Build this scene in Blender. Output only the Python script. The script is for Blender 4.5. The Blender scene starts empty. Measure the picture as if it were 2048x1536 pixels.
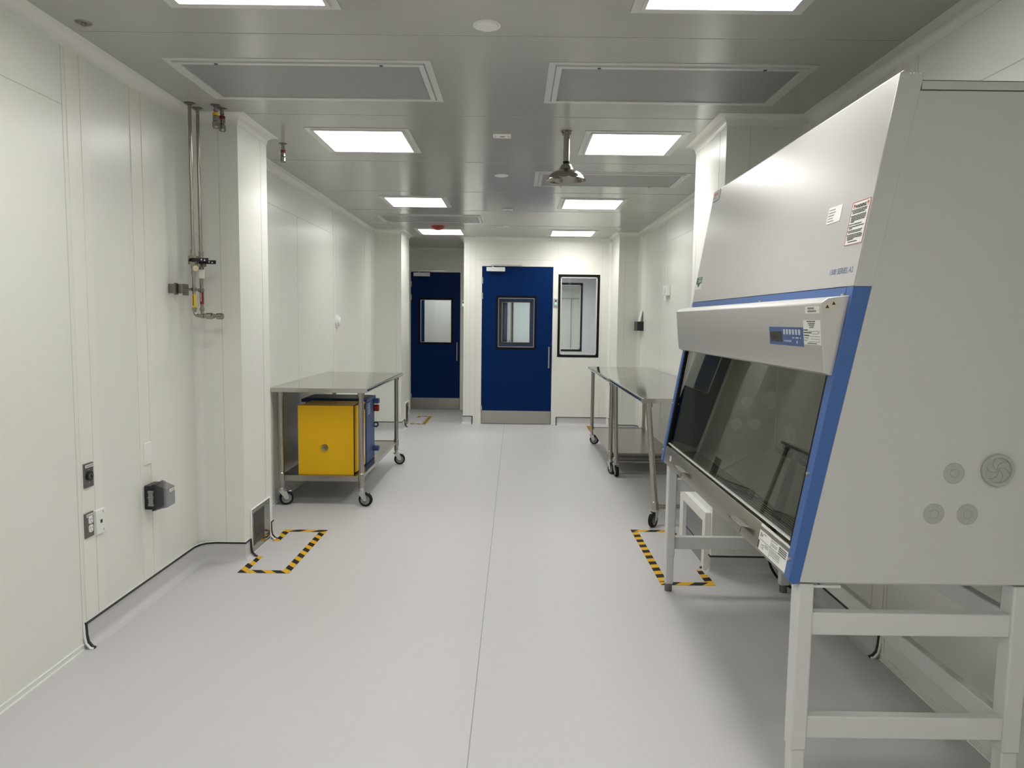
import bpy, bmesh, math, random
from mathutils import Vector, Matrix
random.seed(7)
SC = bpy.context.scene
COL = SC.collection
PI = math.pi

# ------------------------------------------------------------------ materials
def new_mat(name):
    m = bpy.data.materials.new(name); m.use_nodes = True
    nt = m.node_tree; b = nt.nodes['Principled BSDF']
    return m, nt, b

def pm(name, col, rough=.5, metal=0., spec=.5, coat=0., noise=0., nscale=40., bump=0., bscale=200., stretch=None):
    m, nt, b = new_mat(name)
    b.inputs['Base Color'].default_value = (*col, 1)
    b.inputs['Roughness'].default_value = rough
    b.inputs['Metallic'].default_value = metal
    b.inputs['Specular IOR Level'].default_value = spec
    b.inputs['Coat Weight'].default_value = coat
    b.inputs['Coat Roughness'].default_value = .12
    tc = nt.nodes.new('ShaderNodeTexCoord')
    src = tc.outputs['Object']
    if stretch:
        mp = nt.nodes.new('ShaderNodeMapping'); mp.inputs['Scale'].default_value = stretch
        nt.links.new(src, mp.inputs['Vector']); src = mp.outputs['Vector']
    if noise > 0:
        n = nt.nodes.new('ShaderNodeTexNoise'); n.inputs['Scale'].default_value = nscale
        n.inputs['Detail'].default_value = 4
        r = nt.nodes.new('ShaderNodeMapRange')
        r.inputs['From Min'].default_value = .3; r.inputs['From Max'].default_value = .7
        r.inputs['To Min'].default_value = 1 - noise; r.inputs['To Max'].default_value = 1 + noise
        mx = nt.nodes.new('ShaderNodeVectorMath'); mx.operation = 'SCALE'
        mx.inputs[0].default_value = col
        nt.links.new(src, n.inputs['Vector']); nt.links.new(n.outputs['Fac'], r.inputs['Value'])
        nt.links.new(r.outputs['Result'], mx.inputs['Scale']); nt.links.new(mx.outputs['Vector'], b.inputs['Base Color'])
    if bump > 0:
        n = nt.nodes.new('ShaderNodeTexNoise'); n.inputs['Scale'].default_value = bscale
        bp = nt.nodes.new('ShaderNodeBump'); bp.inputs['Strength'].default_value = bump; bp.inputs['Distance'].default_value = .002
        nt.links.new(src, n.inputs['Vector']); nt.links.new(n.outputs['Fac'], bp.inputs['Height'])
        nt.links.new(bp.outputs['Normal'], b.inputs['Normal'])
    return m

def emit_mat(name, col, strength):
    m = bpy.data.materials.new(name); m.use_nodes = True; nt = m.node_tree
    nt.nodes.remove(nt.nodes['Principled BSDF'])
    e = nt.nodes.new('ShaderNodeEmission'); e.inputs['Color'].default_value = (*col, 1); e.inputs['Strength'].default_value = strength
    nt.links.new(e.outputs[0], nt.nodes['Material Output'].inputs['Surface'])
    return m

def diffuser_mat(name, col, strength):
    m = bpy.data.materials.new(name); m.use_nodes = True; nt = m.node_tree
    nt.nodes.remove(nt.nodes['Principled BSDF'])
    e = nt.nodes.new('ShaderNodeEmission'); e.inputs['Color'].default_value = (*col, 1); e.inputs['Strength'].default_value = strength
    t = nt.nodes.new('ShaderNodeBsdfTransparent'); mx = nt.nodes.new('ShaderNodeMixShader'); mx.inputs[0].default_value = .2
    nt.links.new(t.outputs[0], mx.inputs[1]); nt.links.new(e.outputs[0], mx.inputs[2])
    nt.links.new(mx.outputs[0], nt.nodes['Material Output'].inputs['Surface'])
    return m

def glass_mat(name, tint, ior=1.45, rough=0.):
    m = bpy.data.materials.new(name); m.use_nodes = True; nt = m.node_tree
    nt.nodes.remove(nt.nodes['Principled BSDF'])
    t = nt.nodes.new('ShaderNodeBsdfTransparent'); t.inputs['Color'].default_value = (*tint, 1)
    g = nt.nodes.new('ShaderNodeBsdfGlossy'); g.inputs['Roughness'].default_value = rough
    f = nt.nodes.new('ShaderNodeFresnel')
    ge = nt.nodes.new('ShaderNodeNewGeometry'); mr = nt.nodes.new('ShaderNodeMapRange')   # same reflectance on both faces of a thin pane
    mr.inputs['To Min'].default_value = ior; mr.inputs['To Max'].default_value = 1 / ior
    nt.links.new(ge.outputs['Backfacing'], mr.inputs['Value']); nt.links.new(mr.outputs['Result'], f.inputs['IOR'])
    mx = nt.nodes.new('ShaderNodeMixShader')
    nt.links.new(f.outputs[0], mx.inputs[0]); nt.links.new(t.outputs[0], mx.inputs[1]); nt.links.new(g.outputs[0], mx.inputs[2])
    nt.links.new(mx.outputs[0], nt.nodes['Material Output'].inputs['Surface'])
    return m

def hazard_mat(name, sx, sy, period, ph=0.):
    m, nt, b = new_mat(name)
    b.inputs['Roughness'].default_value = .6; b.inputs['Specular IOR Level'].default_value = .25
    tc = nt.nodes.new('ShaderNodeTexCoord'); sp = nt.nodes.new('ShaderNodeSeparateXYZ')
    nt.links.new(tc.outputs['Object'], sp.inputs[0])
    a = nt.nodes.new('ShaderNodeMath'); a.operation = 'MULTIPLY'; a.inputs[1].default_value = sx / period
    c = nt.nodes.new('ShaderNodeMath'); c.operation = 'MULTIPLY_ADD'; c.inputs[1].default_value = sy / period
    d = nt.nodes.new('ShaderNodeMath'); d.operation = 'ADD'; d.inputs[1].default_value = 50 + ph
    e = nt.nodes.new('ShaderNodeMath'); e.operation = 'FRACT'
    g = nt.nodes.new('ShaderNodeMath'); g.operation = 'GREATER_THAN'; g.inputs[1].default_value = .5
    mx = nt.nodes.new('ShaderNodeMix'); mx.data_type = 'RGBA'
    mx.inputs['A'].default_value = (.012, .012, .011, 1); mx.inputs['B'].default_value = (.70, .40, .022, 1)
    nt.links.new(sp.outputs['X'], a.inputs[0]); nt.links.new(sp.outputs['Y'], c.inputs[0]); nt.links.new(a.outputs[0], c.inputs[2])
    nt.links.new(c.outputs[0], d.inputs[0]); nt.links.new(d.outputs[0], e.inputs[0]); nt.links.new(e.outputs[0], g.inputs[0])
    nt.links.new(g.outputs[0], mx.inputs['Factor']); nt.links.new(mx.outputs['Result'], b.inputs['Base Color'])
    return m

def perf_mat(name, base, hole, pitch, axes=('X', 'Y')):
    m, nt, b = new_mat(name); b.inputs['Roughness'].default_value = .4
    tc = nt.nodes.new('ShaderNodeTexCoord'); mp = nt.nodes.new('ShaderNodeMapping')
    mp.inputs['Scale'].default_value = (1 / pitch,) * 3; mp.inputs['Rotation'].default_value = (0, 0, PI / 4) if axes == ('X', 'Y') else (0, 0, 0)
    fr = nt.nodes.new('ShaderNodeVectorMath'); fr.operation = 'FRACTION'
    sb = nt.nodes.new('ShaderNodeVectorMath'); sb.operation = 'SUBTRACT'; sb.inputs[1].default_value = (.5, .5, .5)
    sp = nt.nodes.new('ShaderNodeSeparateXYZ'); cb = nt.nodes.new('ShaderNodeCombineXYZ')
    ln = nt.nodes.new('ShaderNodeVectorMath'); ln.operation = 'LENGTH'
    g = nt.nodes.new('ShaderNodeMath'); g.operation = 'LESS_THAN'; g.inputs[1].default_value = .34
    mx = nt.nodes.new('ShaderNodeMix'); mx.data_type = 'RGBA'
    mx.inputs['A'].default_value = (*base, 1); mx.inputs['B'].default_value = (*hole, 1)
    nt.links.new(tc.outputs['Object'], mp.inputs[0]); nt.links.new(mp.outputs[0], fr.inputs[0]); nt.links.new(fr.outputs[0], sb.inputs[0])
    nt.links.new(sb.outputs[0], sp.inputs[0])
    nt.links.new(sp.outputs[axes[0]], cb.inputs[0]); nt.links.new(sp.outputs[axes[1]], cb.inputs[1])
    nt.links.new(cb.outputs[0], ln.inputs[0]); nt.links.new(ln.outputs['Value'], g.inputs[0]); nt.links.new(g.outputs[0], mx.inputs['Factor'])
    nt.links.new(mx.outputs['Result'], b.inputs['Base Color'])
    return m

M = {}
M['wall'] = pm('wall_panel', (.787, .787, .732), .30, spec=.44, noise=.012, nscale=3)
M['wall2'] = pm('wall_batten', (.81, .80, .74), .32, spec=.4)
M['seam'] = pm('seam_grey', (.42, .42, .39), .6)  # plain dark grey of the panel joints
M['cove'] = pm('cove_white', (.80, .80, .75), .25, spec=.5)
M['caulk'] = pm('caulk_white', (.86, .86, .83), .5)
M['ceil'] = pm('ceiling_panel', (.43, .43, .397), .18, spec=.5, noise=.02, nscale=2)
M['ceilframe'] = pm('ceiling_frame', (.62, .62, .60), .3)
M['floor'] = pm('vinyl_floor', (.565, .555, .555), .42, spec=.4, noise=.055, nscale=260, bump=.06, bscale=500)
M['floorseam'] = pm('floor_seam', (.30, .30, .30), .6)
M['blackline'] = pm('black_sealant', (.02, .02, .02), .5)
M['steel'] = pm('brushed_steel', (.40, .385, .355), .24, metal=1, noise=.05, nscale=60, stretch=(1, 1, 8))
M['steeltop'] = pm('table_steel', (.50, .49, .465), .11, metal=1, noise=.03, nscale=30, stretch=(8, 1, 1))
M['darksteel'] = pm('plate_steel', (.20, .19, .18), .32, metal=1)
M['mirrorsteel'] = pm('polished_steel', (.36, .35, .33), .10, metal=1)
M['flange'] = pm('flange_steel', (.24, .23, .21), .28, metal=1)
M['wseam'] = pm('wall_joint', (.60, .60, .555), .5)
M['chrome'] = pm('chrome', (.31, .295, .265), .12, metal=1)
M['zinc'] = pm('zinc_plate', (.62, .62, .60), .32, metal=.9)
M['pipe'] = pm('pipe_steel', (.33, .31, .275), .20, metal=1)
M['blue'] = pm('door_blue', (.0, .018, .095), .45, spec=.10)
M['gasket'] = pm('black_gasket', (.005, .005, .005), .6, spec=.15)
M['white'] = pm('white_plastic', (.80, .80, .78), .4)
M['warmwhite'] = pm('ivory_plastic', (.86, .83, .79), .45)
M['paper'] = pm('label_paper', (.82, .82, .78), .55)
M['ink'] = pm('label_ink', (.03, .03, .03), .6)
M['greyink'] = pm('label_grey_ink', (.25, .25, .24), .6)
M['redink'] = pm('label_red_ink', (.50, .06, .06), .6)
M['pinkpaper'] = pm('label_pink', (.80, .72, .70), .55)
M['black'] = pm('black_plastic', (.012, .012, .013), .35)
M['rubber'] = pm('black_rubber', (.012, .012, .012), .65, spec=.2)
M['greyhub'] = pm('wheel_hub_grey', (.25, .25, .25), .5)
M['red'] = pm('red_plastic', (.30, .012, .012), .35)
M['redlabel'] = pm('red_label', (.22, .008, .02), .5)
M['yellowlabel'] = pm('yellow_label', (.72, .50, .02), .5)
M['cream'] = pm('cream_tag', (.72, .66, .40), .5)
M['yellow'] = pm('yellow_enamel', (.74, .435, .006), .4, spec=.3)
M['brass'] = pm('brass_cap', (.30, .25, .12), .3, metal=1)
M['bluebox'] = pm('blue_polyethylene', (.035, .075, .20), .5, noise=.12, nscale=12)
M['darklid'] = pm('dark_blue_lid', (.012, .022, .055), .4)
M['cabgrey'] = pm('cabinet_grey_paint', (.56, .56, .535), .42, bump=.05, bscale=900)
M['cabsilver'] = pm('cabinet_silver_paint', (.58, .57, .55), .36, metal=.5, bump=.02, bscale=700)
M['cabblue'] = pm('cabinet_blue_paint', (.045, .125, .36), .38)
M['stand'] = pm('stand_grey_paint', (.63, .63, .61), .4)
M['inner'] = pm('cabinet_inner_steel', (.50, .50, .455), .38, metal=.15)
M['innerplate'] = pm('inner_cap_grey', (.85, .85, .80), .5)
M['panelblue'] = pm('control_blue', (.05, .11, .30), .35)
M['lcd'] = pm('lcd_dark', (.018, .018, .010), .25)
M['lcdgreen'] = pm('lcd_digit', (.05, .05, .025), .4)
M['key'] = pm('keypad_grey', (.55, .60, .66), .4)
M['green'] = pm('green_sticker', (.01, .13, .045), .5)
M['portgrey'] = pm('port_cap_grey', (.40, .40, .38), .5)
M['portline'] = pm('port_groove', (.24, .24, .23), .6)
M['glass'] = glass_mat('clear_glass', (.93, .95, .94))
M['tint'] = glass_mat('safety_glass', (.72, .735, .685), ior=1.46)
M['clear'] = glass_mat('clear_plastic', (.62, .63, .65), ior=1.45)
M['edge'] = pm('glass_edge', (.70, .74, .70), .2)
M['hepa'] = perf_mat('perforated_face', (.37, .37, .365), (.17, .17, .17), .011)
M['grille'] = perf_mat('grille_mesh', (.16, .16, .15), (.02, .02, .02), .012, ('Y', 'Z'))
M['light'] = diffuser_mat('light_panel', (1, .985, .97), 21.0)
M['light2'] = diffuser_mat('light_panel_beyond', (.93, .95, 1), 10.0); M['light3'] = diffuser_mat('light_panel_side', (.97, .98, 1), 10.0)
M['led'] = emit_mat('green_led', (.25, 1, .55), 1.5)
M['hazL'] = hazard_mat('hazard_diagonal', 1, 1, .115)
M['hazR'] = hazard_mat('hazard_diagonal_reverse', -.25, 1, .115)
M['bluewall'] = pm('lilac_wall', (.62, .62, .645), .4)
M['palepane'] = pm('pale_pane', (.74, .78, .80), .25)  # opaque pale pane colour, standing in for a bright room behind the glass

# ------------------------------------------------------------------ mesh builder
def wloc(o):
    v = Vector((0, 0, 0))
    while o: v = v + o.location; o = o.parent
    return v

class MB:
    def __init__(s): s.v = []; s.f = []; s.m = []
    def add(s, vs, fs, mi=0):
        n = len(s.v); s.v += [Vector(p) for p in vs]
        for f in fs: s.f.append([n + i for i in f]); s.m.append(mi)
        return s
    def box(s, x0, x1, y0, y1, z0, z1, mi=0):
        vs = [(x, y, z) for z in (z0, z1) for y in (y0, y1) for x in (x0, x1)]
        return s.add(vs, [(0, 2, 3, 1), (4, 5, 7, 6), (0, 1, 5, 4), (2, 6, 7, 3), (0, 4, 6, 2), (1, 3, 7, 5)], mi)
    def fbox(s, F, u0, u1, v0, v1, d0, d1, mi=0):
        O, U, V, N = F
        vs = [O + U * u + V * v + N * d for d in (d0, d1) for v in (v0, v1) for u in (u0, u1)]
        return s.add(vs, [(0, 2, 3, 1), (4, 5, 7, 6), (0, 1, 5, 4), (2, 6, 7, 3), (0, 4, 6, 2), (1, 3, 7, 5)], mi)
    def prism(s, poly, axis, a0, a1, mi=0):
        def P(p, a):
            if axis == 'y': return (p[0], a, p[1])
            if axis == 'x': return (a, p[0], p[1])
            return (p[0], p[1], a)
        n = len(poly)
        vs = [P(p, a0) for p in poly] + [P(p, a1) for p in poly]
        fs = [tuple(range(n)), tuple(range(2 * n - 1, n - 1, -1))] + [(i, (i + 1) % n, n + (i + 1) % n, n + i) for i in range(n)]
        return s.add(vs, fs, mi)
    def cyl(s, p0, p1, r, seg=20, r2=None, mi=0):
        p0 = Vector(p0); p1 = Vector(p1); r2 = r if r2 is None else r2
        d = (p1 - p0).normalized(); a = d.orthogonal().normalized(); b = d.cross(a)
        vs = []
        for p, rr in ((p0, r), (p1, r2)):
            vs += [p + (a * math.cos(2 * PI * i / seg) + b * math.sin(2 * PI * i / seg)) * rr for i in range(seg)]
        fs = [tuple(range(seg - 1, -1, -1)), tuple(range(seg, 2 * seg))] + [(i, (i + 1) % seg, seg + (i + 1) % seg, seg + i) for i in range(seg)]
        return s.add(vs, fs, mi)
    def lathe(s, c, prof, axis=(0, 0, 1), seg=32, mi=0, closed=False):
        c = Vector(c); d = Vector(axis).normalized(); a = d.orthogonal().normalized(); b = d.cross(a)
        vs = []; n = len(prof)
        for r, h in prof:
            r = max(r, 1e-5)
            vs += [c + d * h + (a * math.cos(2 * PI * i / seg) + b * math.sin(2 * PI * i / seg)) * r for i in range(seg)]
        fs = []
        for j in range(n if closed else n - 1):
            k = (j + 1) % n
            for i in range(seg):
                i2 = (i + 1) % seg
                fs.append((j * seg + i, j * seg + i2, k * seg + i2, k * seg + i))
        return s.add(vs, fs, mi)
    def tube(s, pts, r, seg=10, mi=0):
        pts = [Vector(p) for p in pts]; n = len(pts); vs = []
        ref = None
        for i, p in enumerate(pts):
            t = (pts[min(i + 1, n - 1)] - pts[max(i - 1, 0)]).normalized()
            a = t.orthogonal().normalized() if ref is None else (ref - t * ref.dot(t)).normalized()
            ref = a; b = t.cross(a)
            vs += [p + (a * math.cos(2 * PI * k / seg) + b * math.sin(2 * PI * k / seg)) * r for k in range(seg)]
        fs = [tuple(range(seg - 1, -1, -1)), tuple(range((n - 1) * seg, n * seg))]
        for j in range(n - 1):
            for k in range(seg):
                k2 = (k + 1) % seg
                fs.append((j * seg + k, j * seg + k2, (j + 1) * seg + k2, (j + 1) * seg + k))
        return s.add(vs, fs, mi)
    def sweep(s, path, prof, closed=False, mi=0):
        P = [Vector(p) for p in path]; n = len(P); offs = []
        for i in range(n):
            def nrm(a, b):
                d = (b - a).normalized(); return Vector((d.y, -d.x))
            if closed or 0 < i < n - 1:
                n1 = nrm(P[i - 1], P[i]); n2 = nrm(P[i], P[(i + 1) % n]); m = (n1 + n2) / (1 + n1.dot(n2))
            elif i == 0: m = nrm(P[0], P[1])
            else: m = nrm(P[-2], P[-1])
            offs.append(m)
        k = len(prof); vs = []
        for p, m in zip(P, offs):
            for o, z in prof: q = p + m * o; vs.append((q.x, q.y, z))
        fs = []
        for i in range(n if closed else n - 1):
            j = (i + 1) % n
            for a in range(k):
                b = (a + 1) % k
                fs.append((i * k + a, i * k + b, j * k + b, j * k + a))
        if not closed: fs += [tuple(range(k)), tuple(range(n * k - 1, (n - 1) * k - 1, -1))]
        return s.add(vs, fs, mi)
    def build(s, name, mats, parent=None, bevel=0, seg=2):
        me = bpy.data.meshes.new(name)
        off = wloc(parent) if parent else Vector((0, 0, 0))
        me.from_pydata([p - off for p in s.v], [], s.f)
        if not isinstance(mats, (list, tuple)): mats = [mats]
        for m in mats: me.materials.append(M[m] if isinstance(m, str) else m)
        for p, i in zip(me.polygons, s.m): p.material_index = i
        bm = bmesh.new(); bm.from_mesh(me); bmesh.ops.recalc_face_normals(bm, faces=bm.faces); bm.to_mesh(me); bm.free()
        me.shade_smooth(); me.set_sharp_from_angle(angle=math.radians(32))
        o = bpy.data.objects.new(name, me); COL.objects.link(o)
        if parent: o.parent = parent
        if bevel:
            b = o.modifiers.new('bevel', 'BEVEL'); b.width = bevel; b.segments = seg; b.limit_method = 'ANGLE'; b.angle_limit = math.radians(40)
        return o

def tag(o, label, cat, group=None):
    o['label'] = label; o['category'] = cat
    if group: o['group'] = group
    return o
def thing(name, label, cat, loc, group=None):
    o = bpy.data.objects.new(name, None); COL.objects.link(o); o.location = loc; o.empty_display_size = .05
    return tag(o, label, cat, group)
def st(o): o['kind'] = 'structure'; return o
def single(mb, name, mat, label, cat, loc, group=None, bevel=0):
    """a thing that is one mesh, with its origin at loc"""
    e = bpy.data.objects.new('tmp', None); e.location = loc
    o = mb.build(name, mat, e, bevel); o.parent = None; o.location = loc
    bpy.data.objects.remove(e)
    return tag(o, label, cat, group)
def dup(root, delta, label=None):
    r = root.copy(); COL.objects.link(r); r.location = root.location + Vector(delta)
    if label: r['label'] = label
    for ch in list(root.children):
        c = ch.copy(); COL.objects.link(c); c.parent = r
        for g in list(ch.children):
            d = g.copy(); COL.objects.link(d); d.parent = c
    return r

def frame(O, U, V):
    U = Vector(U).normalized(); V = Vector(V).normalized(); return (Vector(O), U, V, U.cross(V))
def text(name, body, F, u, v, h, mat, parent, sx=1., d=.0006, align='LEFT', th=.0003, bold=0.):
    cu = bpy.data.curves.new(name, 'FONT'); cu.body = body; cu.size = h; cu.align_x = align; cu.offset = bold * h
    cu.resolution_u = 2
    o = bpy.data.objects.new('tmp', cu); COL.objects.link(o)
    bpy.context.view_layer.update()
    me = bpy.data.meshes.new_from_object(o.evaluated_get(bpy.context.evaluated_depsgraph_get()))
    bpy.data.objects.remove(o); bpy.data.curves.remove(cu)
    O, U, V, N = F; off = wloc(parent)
    for w in me.vertices:
        w.co = O + U * (u + w.co.x * sx) + V * (v + w.co.y) + N * d - off
    me.materials.clear(); me.materials.append(M[mat]); me.name = name
    ob = bpy.data.objects.new(name, me); COL.objects.link(ob); ob.parent = parent
    return ob
def bars(mb, F, u0, u1, v, h, d=.0006, mi=0, word=.006):
    """a run of word-like ink marks for print too small to read"""
    u = u0
    while u < u1 - .001:
        w = min(random.uniform(.5, 1.5) * word, u1 - u)
        mb.fbox(F, u, u + w, v, v + h, d - .0003, d, mi); u += w + word * .28

# ------------------------------------------------------------------ room shell
ZC = 2.685; XL = -1.925; XR = 1.67; YF = 10.46; YB = -3.6
WPX0, WPX1 = -.482, .533     # main blue door
b = MB(); b.box(-3.2, 3.2, YB - .1, 16.2, -.1, 0); b.box(-.1445, -.1405, YB, YF, 0, .0006, 1)
st(b.build('floor', ['floor', 'floorseam']))
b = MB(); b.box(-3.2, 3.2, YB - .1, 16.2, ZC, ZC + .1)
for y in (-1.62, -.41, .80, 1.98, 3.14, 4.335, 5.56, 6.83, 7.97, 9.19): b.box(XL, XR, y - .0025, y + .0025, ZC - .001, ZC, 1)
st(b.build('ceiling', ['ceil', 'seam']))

def wseam(b, X, y0, y1, z0, z1, s):   # thin joint line on an x-facing wall, s = room side
    b.box(min(X, X + s * .0012), max(X, X + s * .0012), y0, y1, z0, z1, 1)
def batten(b, X, y0, y1, s, z0=.12, z1=2.64):
    b.box(min(X, X + s * .0035), max(X, X + s * .0035), y0, y1, z0, z1, 2)
b = MB(); b.box(XL - .12, XL, YB, 12.2, 0, ZC)
wseam(b, XL, YB, 3.13, 2.385, 2.389, 1); wseam(b, XL, 3.133, 3.136, .02, 2.64, 1)
for y0, y1 in ((3.162, 3.255), (3.262, 3.317), (3.675, 3.775), (3.782, 3.848), (.6, .69), (.70, .75), (7.69, 7.78), (7.79, 7.84)): batten(b, XL, y0, y1, 1)
wseam(b, XL, 4.92, 7.69, 2.385, 2.389, 1); wseam(b, XL, 6.43, 6.434, 0, 2.387, 1); wseam(b, XL, 9.3, 9.303, 0, 2.64, 1)
st(b.build('wall_left', ['wall', 'wseam', 'wall2']))
b = MB(); b.box(XL, -1.65, 4.36, 4.86, 0, ZC); wseam(b, -1.65, 4.74, 4.743, .1, 2.63, 1)
b.box(-1.765, -1.762, 4.3588, 4.36, .12, 2.63, 1)
st(b.build('wall_left_pillar', ['wall', 'wseam'], bevel=.003))
b = MB(); b.box(XL, -1.53, 9.74, 10.46, 0, ZC); b.box(XL, -1.78, 10.46, 12.08, 0, ZC); b.box(-1.60, -1.597, 9.7388, 9.74, .12, 2.63, 1)
st(b.build('wall_left_column', ['wall', 'wseam'], bevel=.003))
b = MB(); b.box(XR, XR + .12, YB, 16, 0, ZC)
wseam(b, XR, YB, 3.13, 2.385, 2.389, -1); wseam(b, XR, 3.133, 3.136, .02, 2.64, -1)
for y0, y1 in ((3.162, 3.255), (3.262, 3.317), (3.675, 3.775), (8.20, 8.27), (8.28, 8.33), (6.2, 6.3)): batten(b, XR, y0, y1, -1)
wseam(b, XR, 5.0, 7.9, 2.385, 2.389, -1); wseam(b, XR, 9.3, 9.303, 0, 2.64, -1)
st(b.build('wall_right', ['wall', 'wseam', 'wall2']))
b = MB(); b.box(1.2, XR, 4.27, 4.98, 0, ZC); wseam(b, 1.2, 4.40, 4.403, .1, 2.63, -1); wseam(b, 1.2, 4.90, 4.903, .1, 2.63, -1)
b.box(1.335, 1.338, 4.2688, 4.27, .12, 2.63, 1)
st(b.build('wall_right_pillar', ['wall', 'wseam'], bevel=.003))
b = MB(); b.box(1.37, XR, 9.74, 10.46, 0, ZC); b.box(1.455, 1.458, 9.7388, 9.74, .12, 2.63, 1)
st(b.build('wall_right_column', ['wall', 'wseam'], bevel=.003))
# far wall with a door and a window opening
b = MB(); T = .11
b.box(-.745, WPX0 - .02, YF, YF + T, 0, ZC); b.box(WPX0 - .02, WPX1 + .02, YF, YF + T, 2.30, ZC)
b.box(WPX1 + .02, .61, YF, YF + T, 0, ZC); b.box(.61, 1.207, YF, YF + T, 0, .99); b.box(.61, 1.207, YF, YF + T, 2.175, ZC)
b.box(1.207, 1.9, YF, YF + T, 0, ZC)
for x in (-.71, -.655, -.575, .607, 1.235):
    z0 = 2.18 if x == .607 else .12
    b.box(x, x + .0025, YF - .0012, YF, z0, 2.635, 1)
b.box(-.575, .607, YF - .0012, YF, 2.37, 2.3735, 1)
st(b.build('wall_far', ['wall', 'wseam']))
b = MB(); b.box(-.745, -.645, YF + T, 12.08, 0, ZC)
st(b.build('wall_alcove_right', 'wall'))
D1X0, D1X1, YA = -1.737, -.918, 12.08
b = MB(); b.box(XL - .1, D1X0 - .02, YA, YA + T, 0, ZC); b.box(D1X0 - .02, D1X1 + .02, YA, YA + T, 2.31, ZC); b.box(D1X1 + .02, -.645, YA, YA + T, 0, ZC)
b.box(-1.78, -.745, YA - .0012, YA, 2.385, 2.389, 1)
st(b.build('wall_alcove_far', ['wall', 'wseam']))
b = MB(); b.box(-3.2, 3.2, YB - .12, YB, 0, ZC); st(b.build('wall_near', 'wall'))
# rooms seen through the glass
Y2 = 12.78; Y3 = 15.5
b = MB(); b.box(-.645, -.5, Y2, Y2 + .1, 0, ZC); b.box(-.5, .52, Y2, Y2 + .1, 2.29, ZC); b.box(.52, .58, Y2, Y2 + .1, 0, ZC)
b.box(.58, 1.177, Y2, Y2 + .1, 0, .98); b.box(.58, 1.177, Y2, Y2 + .1, 2.18, ZC); b.box(1.177, 1.67, Y2, Y2 + .1, 0, ZC)
st(b.build('wall_corridor_far', 'bluewall'))
b = MB(); b.box(-.745, -.645, 12.19, Y3, 0, ZC); st(b.build('wall_corridor_left', 'wall'))
b = MB(); b.box(-3.2, 3.2, Y3, Y3 + .1, 0, ZC); st(b.build('wall_beyond_far', 'wall'))
b = MB(); b.box(-1.70, -.745, 13.6, 13.7, 0, ZC); b.box(-3.1, -1.70, 13.6, 13.7, 0, ZC, 1); st(b.build('wall_beyond_left', ['wall', 'blue']))
b = MB(); b.box(-3.2, -3.1, YB, 16, 0, ZC); st(b.build('wall_outer', 'wall'))

# coving between walls and ceiling
def arc(n=7): return [(.055 - .051 * math.cos(t), 2.638 + .045 * math.sin(t)) for t in [PI / 2 * i / (n - 1) for i in range(n)]]
LOOP = [(XL, YB), (XL, 4.36), (-1.65, 4.36), (-1.65, 4.86), (XL, 4.86), (XL, 9.74), (-1.53, 9.74), (-1.53, 10.46), (-1.78, 10.46), (-1.78, 12.08),
        (-.745, 12.08), (-.745, YF), (1.37, YF), (1.37, 9.74), (XR, 9.74), (XR, 4.98), (1.2, 4.98), (1.2, 4.27), (XR, 4.27), (XR, YB)]
b = MB(); b.sweep(LOOP, [(-.01, 2.63), (.003, 2.63)] + arc() + [(.062, 2.684), (.062, ZC + .01), (-.01, ZC + .01)], closed=True)
st(b.build('trim_1', 'cove'))
# rounded inner corner trims
def fillet(cx, cy, sx, sy, r=.05, n=7):
    pts = [(cx, cy)] + [(cx + sx * (r - r * math.sin(t)), cy + sy * (r - r * math.cos(t))) for t in [PI / 2 * i / (n - 1) for i in range(n)]]
    return MB().prism(pts, 'z', .0, 2.645)
for k, (cx, cy, sx, sy) in enumerate(((XL, 4.36, 1, -1), (XL, 4.86, 1, 1), (XL, 9.74, 1, -1), (1.37, YF, -1, -1), (XR, 9.74, -1, -1), (XR, 4.98, -1, 1), (XR, 4.27, -1, -1))):
    st(fillet(cx, cy, sx, sy).build('trim_%d' % (k + 2), 'cove'))

# grey vinyl coved up the wall, capped with a black bead
def coving(name, path, ends=(True, True), h=.115):
    n = 7
    prof = [(-.005, -.005), (-.005, h - .003), (.003, h - .003), (.004, .04)] + [(.042 - .038 * math.cos(t), .038 - .037 * math.sin(t)) for t in [PI / 2 * i / (n - 1) for i in range(1, n)]] + [(.05, -.005)]
    b = MB(); b.sweep(path, prof)
    b.sweep(path, [(0, h - .007), (.008, h - .006), (.009, h + .003), (0, h + .004)], mi=1)
    b.sweep(path, [(0, h + .004), (.004, h + .004), (.003, h + .009), (0, h + .009)], mi=2)
    for e, (p, q) in zip(ends, ((path[0], path[1]), (path[-1], path[-2]))):
        if not e: continue
        p = Vector(p); q = Vector(q); d = (q - p).normalized()
        nn = Vector((d.y, -d.x)) if p == Vector(path[0]) else Vector((-d.y, d.x))
        pts = [(.005, h), (.008, .06), (.014, .03), (.032, .009), (.046, .004)]
        b.tube([(p.x + nn.x * o, p.y + nn.y * o, z) for o, z in pts], .0075, 8, 1)
        b.tube([(p.x + nn.x * (o - .004) - d.x * .009, p.y + nn.y * (o - .004) - d.y * .009, max(.003, z - .004)) for o, z in [(.003, h + .006)] + pts], .0055, 8, 2)
    return st(b.build(name, ['floor', 'blackline', 'caulk']))
coving('baseboard_left', [(XL, 3.15), (XL, 4.26), (XL + .015, 4.315), (XL + .045, 4.345), (XL + .1, 4.36), (-1.65, 4.36), (-1.65, 4.44)])
coving('baseboard_left_pillar', [(-1.65, 4.815), (-1.65, 4.86), (-1.76, 4.86)])
coving('baseboard_left_column', [(XL, 9.55), (XL, 9.74), (-1.53, 9.74), (-1.53, 10.02)])
coving('baseboard_far_left', [(-.745, 11.9), (-.745, YF), (-.61, YF)])
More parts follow.
